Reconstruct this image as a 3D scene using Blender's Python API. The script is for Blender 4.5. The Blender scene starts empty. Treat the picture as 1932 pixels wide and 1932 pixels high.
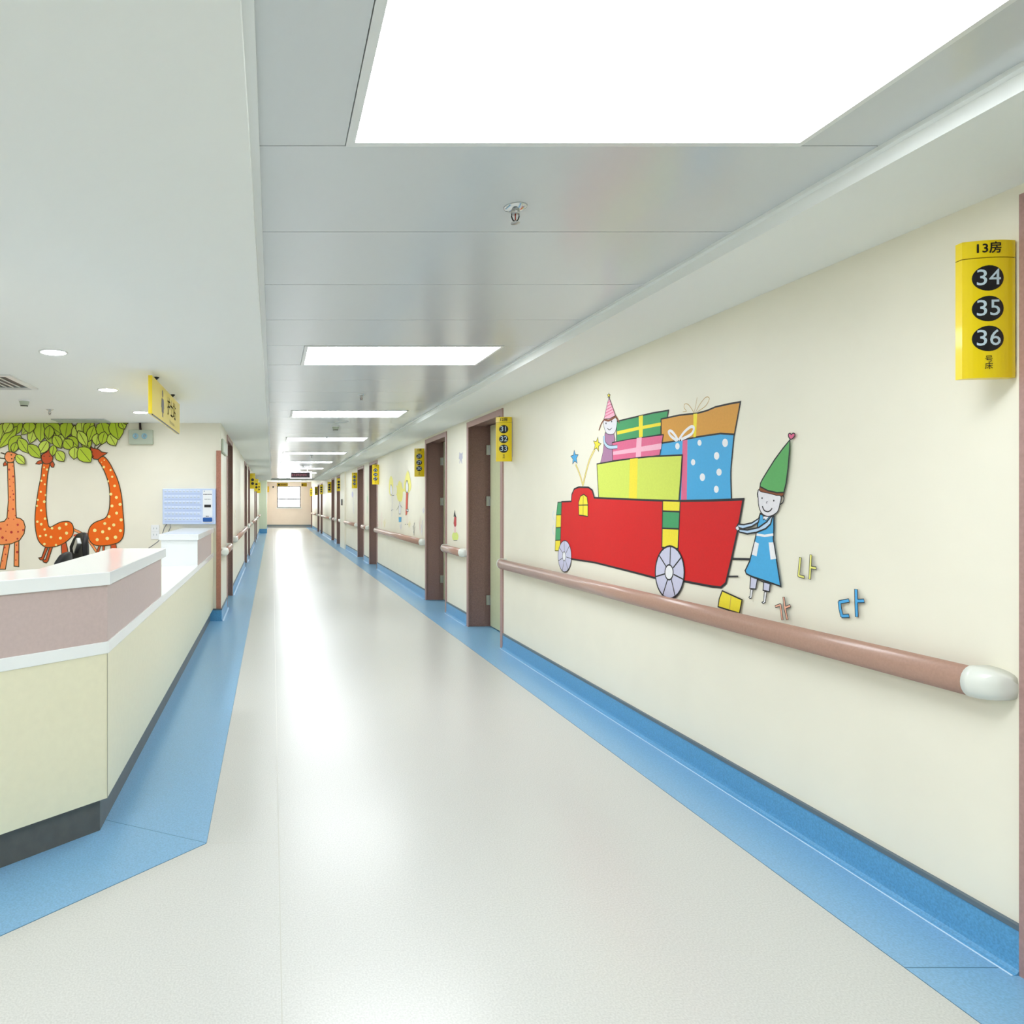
import bpy, bmesh, math, random
from mathutils import Vector, Matrix

# ------------------------------------------------------------------ camera, world, exposure
C = bpy.context.scene.collection
scene = bpy.context.scene
F, VX, VY, EYE = 1300.0, 514.0, 949.0, 1.4       # focal length in pixels, vanishing point, eye height
cam_d = bpy.data.cameras.new('camera')
cam = bpy.data.objects.new('camera', cam_d); C.objects.link(cam)
cam.location = (0, 0, EYE); cam.rotation_euler = (math.pi/2, 0, 0)
cam_d.sensor_fit = 'HORIZONTAL'; cam_d.sensor_width = 36
cam_d.lens = 36*F/1932
cam_d.shift_x = (966-VX)/1932; cam_d.shift_y = -(966-VY)/1932
cam_d.clip_start = .05; cam_d.clip_end = 300
scene.camera = cam
w = bpy.data.worlds.new('world'); scene.world = w; w.use_nodes = True
bgn = w.node_tree.nodes['Background']
bgn.inputs[0].default_value = (.93, .97, 1, 1); bgn.inputs[1].default_value = 12.0
vs = scene.view_settings
vs.view_transform = 'Standard'; vs.look = 'None'; vs.gamma = 1; vs.use_curve_mapping = False
vs.exposure = 0.36
PANEL_POWER, DOWNLIGHT_POWER = 11.5, 150.0
try:
    scene.cycles.max_bounces = 8; scene.cycles.diffuse_bounces = 6; scene.cycles.glossy_bounces = 4
    scene.cycles.sample_clamp_indirect = 6
    scene.cycles.caustics_reflective = False; scene.cycles.caustics_refractive = False
except Exception: pass

# ------------------------------------------------------------------ materials
def lin(c):
    out = []
    for v in c:
        v /= 255.0
        out.append(v/12.92 if v <= .04045 else ((v+.055)/1.055)**2.4)
    return out
_m = {}
def mat(name, rgb, rough=.5, spec=.5, metal=0, noise=0, scale=60, bump=0, emit=0, coat=0, speck=None, detail=3):
    if name in _m: return _m[name]
    m = bpy.data.materials.new(name); m.use_nodes = True; _m[name] = m
    nt = m.node_tree; b = nt.nodes['Principled BSDF']
    c = lin(rgb)
    b.inputs['Base Color'].default_value = (*c, 1)
    b.inputs['Roughness'].default_value = rough
    b.inputs['Metallic'].default_value = metal
    b.inputs['Specular IOR Level'].default_value = spec
    if coat:
        b.inputs['Coat Weight'].default_value = coat; b.inputs['Coat Roughness'].default_value = .08
    if emit:
        b.inputs['Emission Color'].default_value = (*c, 1); b.inputs['Emission Strength'].default_value = emit
    if noise or bump:
        tc = nt.nodes.new('ShaderNodeTexCoord'); n = nt.nodes.new('ShaderNodeTexNoise')
        n.inputs['Scale'].default_value = scale; n.inputs['Detail'].default_value = detail
        nt.links.new(tc.outputs['Object'], n.inputs['Vector'])
        if noise:
            r = nt.nodes.new('ShaderNodeValToRGB')
            a = speck and lin(speck) or [v*(1-noise) for v in c]
            d = [min(1, v*(1+noise*.6)) for v in c]
            r.color_ramp.elements[0].position = .32; r.color_ramp.elements[0].color = (*a, 1)
            r.color_ramp.elements[1].position = .68; r.color_ramp.elements[1].color = (*d, 1)
            nt.links.new(n.outputs['Fac'], r.inputs['Fac'])
            nt.links.new(r.outputs['Color'], b.inputs['Base Color'])
        if bump:
            bp = nt.nodes.new('ShaderNodeBump'); bp.inputs['Strength'].default_value = bump; bp.inputs['Distance'].default_value = .002
            nt.links.new(n.outputs['Fac'], bp.inputs['Height']); nt.links.new(bp.outputs['Normal'], b.inputs['Normal'])
    return m

WALL = mat('cream wall paint', (239, 235, 218), .42, .35, noise=.02, scale=3)
FLOOR = mat('beige vinyl floor', (201, 202, 197), .27, .5, noise=.10, scale=170, detail=2)
SEAM = mat('floor welding seam', (176, 176, 166), .3)
BLUE = mat('blue vinyl floor', (128, 176, 212), .3, .5, noise=.14, scale=150, detail=2)
BLUESEAM = mat('blue floor seam', (74, 120, 150), .35)
COVE = mat('blue vinyl cove skirting', (92, 158, 202), .3, .5, noise=.16, scale=150, detail=2)
COVETOP = mat('dark grey skirting strip', (92, 108, 118), .45)
TOEDARK = mat('dark grey kick plate', (94, 94, 90), .4, noise=.1, scale=20)
PANEL = mat('grey white ceiling panel', (208, 213, 215), .2, .5)
GYP = mat('white ceiling paint', (238, 241, 238), .7, .2)
JOINT = mat('ceiling joint shadow gap', (60, 64, 64), .8)
TRIMW = mat('white metal trim', (226, 229, 228), .3)
TUBE = mat('lit diffuser', (246, 250, 255), .5, emit=PANEL_POWER)
SPOT = mat('lit downlight', (246, 248, 255), .5, emit=DOWNLIGHT_POWER)
BROWN = mat('brown speckled door frame', (140, 110, 105), .45, .4, noise=.14, scale=90)
CASE = mat('door frame brown lightened as lit casing', (170, 136, 130), .4, .5, noise=.1, scale=90)  # frame brown made lighter and pinker, standing in for light on the casing
LEAF = mat('pale green door leaf', (205, 209, 172), .45, noise=.03, scale=40)
STEEL = mat('brushed steel', (190, 192, 192), .3, metal=1)
CHROME = mat('chrome', (210, 214, 216), .12, metal=1)
RAIL = mat('brown vinyl handrail', (180, 143, 126), .3, .6, noise=.06, scale=120, coat=.12)
RAILCAP = mat('cream plastic end cap', (226, 230, 222), .3, coat=.3)
YEL = mat('yellow sign', (240, 212, 10), .35, coat=.3)
YELDARK = mat('yellow sign groove', (150, 128, 20), .6)
BLACK = mat('black', (16, 16, 24), .4)
INK = mat('black outline paint', (28, 28, 34), .6)
NUM = mat('pale blue numerals', (196, 216, 228), .5)
DESKW = mat('white solid surface', (238, 242, 242), .16, .5, coat=.2)
DESKC = mat('cream desk laminate', (230, 227, 199), .4, noise=.02, scale=30)
DESKP = mat('pinkish grey desk laminate', (196, 178, 174), .4, noise=.04, scale=60)
GAP = mat('panel joint', (176, 172, 150), .7)
LBLUE = mat('pale blue enamel', (196, 212, 240), .35)
LBLUE2 = mat('pale blue slot', (182, 199, 232), .5); LBLUE3 = mat('pale blue button', (212, 224, 246), .4)
WHITE = mat('white plastic', (236, 238, 240), .35)
NAVY = mat('blue plastic handset', (18, 84, 160), .3)
GREYBOX = mat('grey green enamel', (178, 188, 170), .4)
LENS = mat('lamp lens', (150, 190, 205), .1, coat=.5)
LEATHER = mat('black upholstery', (9, 9, 10), .5, .25)
PINKW = mat('pink beige wall paint', (232, 214, 200), .5, noise=.02, scale=3)
GREENC = mat('pale green column paint', (214, 224, 200), .5)
LED = mat('dark red led screen', (22, 10, 14), .25, noise=.3, scale=60)
LEDDIM = mat('dim red led dots', (74, 34, 40), .4)
CABLE = mat('grey cable', (110, 112, 112), .5)
GREYM = mat('grey metal cover', (176, 186, 190), .35)

def paint(name, rgb): return mat('wall paint '+name, rgb, .5, .3, noise=.03, scale=90)

def glass_mat():
    m = bpy.data.materials.new('window glass'); m.use_nodes = True
    nt = m.node_tree; nt.nodes.remove(nt.nodes['Principled BSDF'])
    o = nt.nodes['Material Output']; t = nt.nodes.new('ShaderNodeBsdfTransparent'); g = nt.nodes.new('ShaderNodeBsdfGlossy')
    g.inputs['Roughness'].default_value = .02
    mx = nt.nodes.new('ShaderNodeMixShader'); mx.inputs[0].default_value = .06
    nt.links.new(t.outputs[0], mx.inputs[1]); nt.links.new(g.outputs[0], mx.inputs[2]); nt.links.new(mx.outputs[0], o.inputs['Surface'])
    return m
GLASS = glass_mat()

# ------------------------------------------------------------------ mesh helpers
class MB:
    def __init__(s): s.v = []; s.f = []; s.mi = []; s.m = []; s.sm = []
    def mid(s, m):
        if m not in s.m: s.m.append(m)
        return s.m.index(m)
    def face(s, pts, m, smooth=False):
        b = len(s.v); s.v += [tuple(p) for p in pts]; s.f.append(tuple(range(b, b+len(pts)))); s.mi.append(s.mid(m)); s.sm.append(smooth)
    def raw(s, verts, faces, m, smooth=False):
        b = len(s.v); s.v += [tuple(p) for p in verts]
        for f in faces: s.f.append(tuple(b+i for i in f)); s.mi.append(s.mid(m)); s.sm.append(smooth)
    def box(s, x0, x1, y0, y1, z0, z1, m, M=None):
        v = [(x, y, z) for z in (z0, z1) for y in (y0, y1) for x in (x0, x1)]
        if M: v = [tuple(M @ Vector(p)) for p in v]
        s.raw(v, [(0, 2, 3, 1), (4, 5, 7, 6), (0, 1, 5, 4), (2, 6, 7, 3), (0, 4, 6, 2), (1, 3, 7, 5)], m)
    def prism(s, poly, z0, z1, m, M=None):
        n = len(poly)
        v = [(x, y, z0) for x, y in poly] + [(x, y, z1) for x, y in poly]
        if M: v = [tuple(M @ Vector(p)) for p in v]
        area = sum(poly[i][0]*poly[(i+1) % n][1]-poly[(i+1) % n][0]*poly[i][1] for i in range(n))
        fs = [tuple(range(n-1, -1, -1)), tuple(range(n, 2*n))] + [(i, (i+1) % n, n+(i+1) % n, n+i) for i in range(n)]
        if area < 0: fs = [tuple(reversed(f)) for f in fs]
        s.raw(v, fs, m)
    def extr(s, prof, y0, y1, m, smooth=False, cap=True):      # profile of (x, z) swept along Y
        n = len(prof); v = [(x, y0, z) for x, z in prof] + [(x, y1, z) for x, z in prof]
        s.raw(v, [(i, n+i, n+(i+1) % n, (i+1) % n) for i in range(n)], m, smooth)
        if cap: s.raw(v, [tuple(range(n)), tuple(range(2*n-1, n-1, -1))], m)
    def lathe(s, prof, m, n=24, M=None, smooth=True):
        v = []; f = []
        for r, z in prof:
            for k in range(n):
                a = 2*math.pi*k/n; v.append((r*math.cos(a), r*math.sin(a), z))
        for i in range(len(prof)-1):
            for k in range(n):
                f.append((i*n+k, i*n+(k+1) % n, (i+1)*n+(k+1) % n, (i+1)*n+k))
        if M: v = [tuple(M @ Vector(p)) for p in v]
        s.raw(v, f, m, smooth)
    def tube(s, pts, r, m, n=8, radii=None):
        pts = [Vector(p) for p in pts]; v = []; f = []; up = Vector((0, 0, 1))
        for i, p in enumerate(pts):
            d = (pts[min(i+1, len(pts)-1)]-pts[max(i-1, 0)]).normalized()
            a = d.cross(up)
            if a.length < 1e-3: a = d.cross(Vector((1, 0, 0)))
            a.normalize(); b = d.cross(a); rr = radii[i] if radii else r
            for k in range(n):
                t = 2*math.pi*k/n; v.append(tuple(p+a*math.cos(t)*rr+b*math.sin(t)*rr))
        for i in range(len(pts)-1):
            for k in range(n): f.append((i*n+k, i*n+(k+1) % n, (i+1)*n+(k+1) % n, (i+1)*n+k))
        f.append(tuple(range(n))); f.append(tuple(range(len(v)-1, len(v)-n-1, -1)))
        s.raw(v, f, m, True)
    def build(s, name, parent=None, fix=True, loc=(0, 0, 0)):
        me = bpy.data.meshes.new(name)
        v = s.v
        if parent is None and any(loc): v = [(a-loc[0], b-loc[1], c-loc[2]) for a, b, c in v]
        me.from_pydata(v, [], s.f)
        for m in s.m: me.materials.append(m)
        for p, i, q in zip(me.polygons, s.mi, s.sm): p.material_index = i; p.use_smooth = q
        if fix:
            bm = bmesh.new(); bm.from_mesh(me)
            bmesh.ops.remove_doubles(bm, verts=bm.verts, dist=1e-6)
            bmesh.ops.recalc_face_normals(bm, faces=bm.faces); bm.to_mesh(me); bm.free()
        me.update()
        o = bpy.data.objects.new(name, me); C.objects.link(o); o.parent = parent
        if parent is None: o.location = loc
        return o
def tag(o, label, cat, group=None):
    o['label'] = label; o['category'] = cat
    if group: o['group'] = group
    return o
def struct(o): o['kind'] = 'structure'; return o
def empty(name, loc=(0, 0, 0), rz=0):
    o = bpy.data.objects.new(name, None); C.objects.link(o); o.location = loc; o.rotation_euler = (0, 0, rz); o.empty_display_size = .1
    return o
def copy_tree(o, parent=None, only=None):
    c = o.copy(); C.objects.link(c); c.parent = parent
    for ch in list(o.children):
        if only is None or ch.name.split('.')[0] in only: copy_tree(ch, c, only)
    return c
def bevel(o, wd, seg=2):
    b = o.modifiers.new('bevel', 'BEVEL'); b.width = wd; b.segments = seg; b.limit_method = 'ANGLE'; return o
def at(x, y, Y): return Vector(((x-VX)*Y/F, Y, EYE-(y-VY)*Y/F))     # point seen at photo pixel x, y and lying Y metres down the corridor

def text2d(s, size, align='CENTER'):
    cu = bpy.data.curves.new('t', 'FONT'); cu.body = s; cu.size = size; cu.align_x = align; cu.align_y = 'CENTER'; cu.resolution_u = 3
    o = bpy.data.objects.new('t', cu); C.objects.link(o)
    bpy.context.view_layer.update()
    me = bpy.data.meshes.new_from_object(o.evaluated_get(bpy.context.evaluated_depsgraph_get()))
    v = [(p.co.x, p.co.y) for p in me.vertices]; f = [tuple(p.vertices) for p in me.polygons]
    bpy.data.objects.remove(o); bpy.data.curves.remove(cu); bpy.data.meshes.remove(me)
    return v, f
def put_text(mb, s, size, fn, m, bold=0, align='CENTER', sx=1):
    v, f = text2d(s, size, align)
    for dx, dy in ([(0, 0)] if not bold else [(-bold, 0), (bold, 0), (0, bold), (0, -bold)]):
        mb.raw([fn(a*sx+dx, b+dy) for a, b in v], f, m)

# ------------------------------------------------------------------ dimensions
XR, XL = 2.22, -.61            # corridor walls
ZLOW, ZHI, ZEND = 2.345, 2.40, 2.61
P0, P1 = -.036, 1.72           # panel ceiling between these
YEND, YPORT = 39.5, 28.5
YN, XFAR = -3.0, -5.2
YG = 8.16                      # giraffe wall
SP = 7.93
DR = []                        # right doors (near, far)
for k in range(-1, 5):
    if k >= 0: DR.append((6.62+SP*k, 7.84+SP*k, 'A', k))
    DR.append((8.76+SP*k, 9.98+SP*k, 'B', k)) if k < 4 else None
DR = sorted((a, min(b, 39.35), t, k) for a, b, t, k in DR if a < 39)
DR[0] = (.83, 2.038, 'B', -1)
DL = [(9.2, 10.45), (15.0, 16.2), (17.2, 18.4), (23.2, 24.5), (25.3, 26.5)]

# ------------------------------------------------------------------ floor
mb = MB()
sx = .026; sy = 2.838
xs = [XFAR, sx-.0016, sx+.0016, XR+.36]; ys = [YN, sy-.002, sy+.002, YEND]
for i in range(3):
    for j in range(3):
        seam = i == 1 or (j == 1 and i == 0)
        mb.face([(xs[i], ys[j], 0), (xs[i+1], ys[j], 0), (xs[i+1], ys[j+1], 0), (xs[i], ys[j+1], 0)], SEAM if seam else FLOOR)
fl = struct(mb.build('floor'))
# blue borders (thin inlaid sheets)
mb = MB()
def sheet(mb, poly, z, m): mb.prism(poly, 0, z, m)
sheet(mb, [(1.905, YN), (XR+.35, YN), (XR+.35, 2.072), (1.905, 2.072)], .0015, BLUE)
sheet(mb, [(1.905, 2.076), (XR+.35, 2.076), (XR+.35, YEND), (1.905, YEND)], .0015, BLUE)
sheet(mb, [(1.905, 2.072), (XR+.35, 2.072), (XR+.35, 2.076), (1.905, 2.076)], .0012, BLUESEAM)
sheet(mb, [(1.9035, YN), (1.905, YN), (1.905, YEND), (1.9035, YEND)], .0014, BLUESEAM)
struct(mb.build('trim_1'))
mb = MB()
A = (-.272, 2.838); T = (-.737, 3.043); k45 = 2.6
sheet(mb, [A, (-.272, YEND), (XL-.4, YEND), (XL-.4, 8.2), (-.80, 8.2), (-.80, 3.043), T], .0015, BLUE)
sheet(mb, [(A[0], A[1]-.004), (T[0], T[1]-.004), (T[0]-k45, T[1]-k45), (A[0]-k45, A[1]-k45)], .0015, BLUE)
sheet(mb, [(A[0], A[1]), (T[0], T[1]), (T[0], T[1]-.004), (A[0], A[1]-.004)], .0011, BLUESEAM)
sheet(mb, [(-.272, 2.838), (-.2705, 2.838), (-.2705, YEND), (-.272, YEND)], .0014, BLUESEAM)
sheet(mb, [(A[0], A[1]-.002), (A[0]-k45, A[1]-.002-k45), (A[0]-k45, A[1]-k45-.005), (A[0], A[1]-.006)], .0013, BLUESEAM)
struct(mb.build('trim_2'))

# ------------------------------------------------------------------ walls
def wall_with_doors(name, x0, x1, y0, y1, ztop, doors, m, dz=2.31):
    mb = MB(); y = y0
    for d in doors:
        mb.box(x0, x1, y, d[0], 0, ztop, m); mb.box(x0, x1, d[0], d[1], dz, ztop, m); y = d[1]
        bk = (x0, x0+.05) if x0 < 0 else (x1-.05, x1)
        mb.box(bk[0], bk[1], d[0], d[1], 0, dz, m)  # added unseen backing that stops sky light leaking past the door
    mb.box(x0, x1, y, y1, 0, ztop, m)
    return struct(mb.build(name, fix=False))
wall_with_doors('wall_right', XR, XR+.36, YN, YPORT+.2, 2.5, [d for d in DR if d[1] < YPORT+.2], WALL)
wall_with_doors('wall_right.001', XR, XR+.36, YPORT+.2, YEND, 2.75, [d for d in DR if d[0] > YPORT+.2], WALL)
wall_with_doors('wall_left', XL-.36, XL, YG, YPORT+.2, 2.5, DL, WALL)
mb = MB(); mb.box(XL-.36, XL, YPORT+.2, 32.6, 0, 2.75, WALL); struct(mb.build('wall_left.001'))
mb = MB(); mb.box(XL-.36, -.30, 32.6, YEND, 0, 2.75, WALL); struct(mb.build('wall_left.002'))
mb = MB(); mb.box(XFAR, XL-.36, YG, YG+.2, 0, 2.5, WALL); struct(mb.build('wall_north'))
mb = MB(); mb.box(XFAR-.2, XFAR, YN, YG+.2, 0, 2.5, WALL); struct(mb.build('wall_west'))
mb = MB(); mb.box(XFAR-.2, XR+.36, YN-.2, YN, 0, 2.5, WALL); struct(mb.build('wall_south'))
# end wall with window opening
WFR = mat('grey window frame', (70, 64, 68), .4)
wx0, wx1, wz0, wz1 = .27, 1.62, 1.13, 2.36
mb = MB()
mb.box(-.66, wx0, YEND, YEND+.25, 0, 2.75, PINKW); mb.box(wx1, XR+.36, YEND, YEND+.25, 0, 2.75, PINKW)
mb.box(wx0, wx1, YEND, YEND+.25, 0, wz0, PINKW); mb.box(wx0, wx1, YEND, YEND+.25, wz1, 2.75, PINKW)
struct(mb.build('wall_end', fix=False))
mb = MB(); fw = .05
mb.box(wx0, wx1, YEND+.08, YEND+.14, wz0, wz0+fw, WFR); mb.box(wx0, wx1, YEND+.08, YEND+.14, wz1-fw, wz1, WFR)
mb.box(wx0, wx0+fw, YEND+.08, YEND+.14, wz0+fw, wz1-fw, WFR); mb.box(wx1-fw, wx1, YEND+.08, YEND+.14, wz0+fw, wz1-fw, WFR)
xm = (wx0+wx1)/2; zt = 1.63
mb.box(xm-.025, xm+.025, YEND+.08, YEND+.14, wz0+fw, wz1-fw, WFR)
mb.box(wx0+fw, wx1-fw, YEND+.085, YEND+.135, zt-.03, zt+.03, WFR)
wf = struct(mb.build('window_1', fix=False))
mb = MB(); mb.box(wx0+.02, wx1-.02, YEND+.105, YEND+.112, wz0+.02, wz1-.02, GLASS); mb.build('pane', wf)
mb = MB(); mb.box(wx0-.06, wx1+.06, YEND-.05, YEND+.08, wz0-.04, wz0, TRIMW); mb.build('window_sill', wf)
# column, pilaster, lintel
mb = MB(); mb.box(XL, -.262, 32.0, 32.6, 0, 2.75, GREENC); struct(mb.build('column_1'))
mb = MB(); mb.box(XR-.05, XR, 20.75, 22.05, 0, ZLOW+.01, WALL); struct(mb.build('column_2'))
mb = MB(); mb.box(XL, XR, YPORT, YPORT+.2, ZLOW-.005, 2.75, GYP); struct(mb.build('beam_1'))

# ------------------------------------------------------------------ ceilings
mb = MB()
S0 = .055
mb.box(XFAR, P0-.025, YN, YG, ZLOW, 2.5, GYP); mb.box(XL, P0-.025, YG, YPORT, ZLOW, 2.5, GYP)
struct(mb.build('ceiling', fix=False))
mb = MB(); mb.box(P1, XR, YN, YPORT, ZLOW, 2.5, GYP); struct(mb.build('ceiling.001'))
mb = MB(); mb.box(XL-.36, XR+.36, YPORT+.2, YEND, ZEND, 2.75, GYP); struct(mb.build('ceiling.002'))
mb = MB(); mb.box(P0-.025, P0, YN, YPORT, ZHI-.014, ZHI+.1, TRIMW); struct(mb.build('trim_3'))
mb = MB(); mb.box(P1-.022, P1, YN, YPORT, ZHI-.012, ZHI+.1, GYP); struct(mb.build('trim_4'))
# panel ceiling: planks across the corridor, lights let into every fifth
MOD = .6125; Y0 = 1.929
lights = []
mb = MB()
mb.box(P0, P1-.022, YN, YPORT, ZHI+.06, ZHI+.1, JOINT)
k = -8
while Y0+MOD*k < YPORT:
    ya, yb = Y0+MOD*(k-1), Y0+MOD*k
    g = .0022
    if k % 5 == 0:
        mb.box(P0, .205-g, ya+g, yb-g, ZHI, ZHI+.02, PANEL); mb.box(1.475+g, P1-.022, ya+g, yb-g, ZHI, ZHI+.02, PANEL)
        lights.append((ya, yb))
    else:
        mb.box(P0, P1-.022, max(ya+g, YN), min(yb-g, YPORT), ZHI, ZHI+.02, PANEL)
    k += 1
struct(mb.build('ceiling.003', fix=False))

# ------------------------------------------------------------------ ceiling panel lights
def make_light():
    root = empty('ceiling_light')
    m = MB(); a, b, d = .635, MOD/2-.003, .024
    m.box(-a, -a+d, -b, b, -.004, .05, TRIMW); m.box(a-d*.7, a, -b, b, -.004, .05, TRIMW)
    m.box(-a+d, a-d*.7, -b, -b+.02, -.004, .05, TRIMW); m.box(-a+d, a-d*.7, b-.02, b, -.004, .05, TRIMW)
    m.build('frame', root, fix=False)
    m = MB(); m.box(-a+d, a-d*.7, -b+.02, b-.02, .002, .012, TUBE); m.build('diffuser', root)
    return root
proto = make_light()
seen = [l for l in lights if l[1] > 1.5]
words = ['largest in view, directly above the open foreground floor', 'second one down the corridor, short of the near room doors', 'third one down the corridor, in front of the room 12 doorway',
         'fourth one down the corridor, past the round speaker', 'fifth one down the corridor', 'sixth one down the corridor', 'seventh one down the corridor, before the dark screen', 'eighth one down the corridor, behind the dark screen',
         'ninth one down the corridor, last before the end lobby', 'tenth']
i = 0
for j, (ya, yb) in enumerate(lights):
    if yb < 0 and yb < -2: pass
    o = proto if j == 0 else copy_tree(proto)
    o.location = (.84, (ya+yb)/2, ZHI)
    if yb > 1.5:
        tag(o, 'lit ceiling panel light, '+words[i], 'light', 'panel lights along the corridor ceiling'); i += 1
    else:
        tag(o, 'lit ceiling panel light behind the viewpoint' if yb > -1.5 else 'lit ceiling panel light at the rear end wall', 'light', 'panel lights along the corridor ceiling')
# lobby light near the window; the second is added to brighten the column
r = copy_tree(proto); r.location = (.75, 37.2, ZEND-.02); r.scale = (1.3, 1, 1)
tag(r, 'lit panel light of the end lobby, just before the window wall', 'light')
r = copy_tree(proto); r.location = (.75, 30.6, ZEND-.02); r.scale = (1.3, 1, 1)
tag(r, 'added panel light brightening the column of the end lobby, just behind the lintel of the panel ceiling', 'light')
# left room downlights; those out of view are added for brightness
def make_down():
    root = empty('downlight')
    m = MB(); m.lathe([(.074, .012), (.074, -.006), (.088, -.006), (.088, .003)], TRIMW, 32); m.build('trim_ring', root)
    m = MB(); m.lathe([(.0001, -.002), (.0745, -.002), (.0745, .01)], SPOT, 32); m.build('lamp', root)
    return root
dp = make_down()
dl_lab = {4.31: 'round recessed downlight, the biggest of the three over the nurse desk', 5.74: 'round recessed downlight between the biggest one and the hanging sign',
          7.17: 'round recessed downlight just beside the hanging yellow sign'}
first = True
for X in (-1.37, -3.2):
    for Y in (-1.4, 0.02, 1.45, 2.88, 4.31, 5.74, 7.17):
        o = dp if first else copy_tree(dp); first = False
        o.location = (X, Y, ZLOW)
        tag(o, dl_lab[Y] if X == -1.37 and Y in dl_lab else 'added downlight out of view, brightening the nurse station', 'light', 'downlights over the nurse station')

# ------------------------------------------------------------------ skirting
BEAD = mat('pale welding bead', (196, 220, 240), .25)
def cove_prof(x, s):       # s = -1: on the right wall, facing -X
    pts = [(x, 0), (x+s*.03, .0016), (x+s*.018, .006), (x+s*.011, .016), (x+s*.009, .03), (x+s*.009, .132), (x, .132)]
    return pts
def skirting(name, x, s, spans, m=COVE, top=COVETOP):
    mb = MB()
    for a, b in spans:
        mb.extr(cove_prof(x, s), a, b, m)
        mb.extr([(x, .132), (x+s*.012, .132), (x+s*.012, .148), (x, .150)], a, b, top)
    for a, b in spans: mb.extr([(x+s*.029, .0014), (x+s*.034, .0014), (x+s*.033, .0036), (x+s*.030, .004)], a, b, BEAD)
    return struct(mb.build(name))
def gaps(doors, y0, y1):
    out = []; y = y0
    for d in doors: out.append((y, d[0])); y = d[1]
    out.append((y, y1)); return [g for g in out if g[1]-g[0] > .02]
skirting('baseboard_right', XR, -1, gaps(DR, YN, YEND))
skirting('baseboard_left', XL, 1, gaps(DL, YG, 32.0))
skirting('baseboard_left.001', -.30, 1, [(32.6, YEND)])
mb = MB(); mb.box(-.80, XL, YG-.009, YG, 0, .132, COVE); mb.box(-.80, XL, YG-.012, YG, .132, .15, COVETOP); struct(mb.build('baseboard_north', fix=False))
mb = MB(); mb.box(XL, -.253, 31.99, 32.0, 0, .2, COVE); mb.box(-.262, -.252, 32.0, 32.6, 0, .2, COVE); struct(mb.build('baseboard_column', fix=False))
mb = MB(); mb.box(-.30, XR, YEND-.012, YEND, 0, .1, mat('grey skirting', (150, 150, 152), .4)); mb.box(-.30, XR, YEND-.014, YEND, .1, .15, COVETOP); struct(mb.build('baseboard_end', fix=False))

# ------------------------------------------------------------------ doors
def make_door(idx, x, s, a, b):        # s = +1: recess goes to +X (right wall)
    def bx(mb, x0, x1, y0, y1, z0, z1, m):
        mb.box(min(x+s*x0, x+s*x1), max(x+s*x0, x+s*x1), y0, y1, z0, z1, m)
    zt = 2.312; cw = .062
    mb = MB()
    bx(mb, -.012, .0, a, a+cw, 0, zt, CASE); bx(mb, -.012, .0, b-cw, b, 0, zt, CASE); bx(mb, -.012, .0, a+cw, b-cw, zt-cw, zt, CASE)
    t = .035
    bx(mb, 0, .19, a, a+t, 0, zt, BROWN); bx(mb, 0, .19, b-t, b, 0, zt, BROWN); bx(mb, 0, .19, a+t, b-t, zt-t-.01, zt, BROWN)
    bx(mb, .19, .305, a, a+t-.012, 0, zt, BROWN); bx(mb, .19, .305, b-t+.012, b, 0, zt, BROWN); bx(mb, .19, .305, a+t-.012, b-t+.012, zt-t+.005, zt, BROWN)
    d = struct(mb.build('door_%d' % idx, fix=False))
    mb = MB(); bx(mb, .245, .290, a+t-.008, b-t-.01, .012, zt-t-.004, LEAF)
    lf = mb.build('door_leaf', d)
    mb = MB()
    yh = a+t+.07
    bx(mb, .225, .245, yh-.02, yh+.02, .93, 1.13, STEEL); bx(mb, .19, .205, yh-.01, yh+.11, 1.02, 1.045, STEEL); bx(mb, .2, .23, yh-.008, yh+.008, 1.022, 1.043, STEEL)
    mb.build('door_handle', lf, fix=False)
    for zc in (2.0, 1.42, .30):
        mb = MB(); bx(mb, .205, .25, b-t+.002, b-t+.012, zc-.055, zc+.055, STEEL)
        bx(mb, .236, .25, b-t-.02, b-t+.004, zc-.055, zc+.055, STEEL); mb.build('hinge', d, fix=False)
    return d
n = 1
for d in DR: make_door(n, XR, 1, d[0], d[1]); n += 1
for d in DL: make_door(n, XL, -1, d[0], d[1]); n += 1

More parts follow.
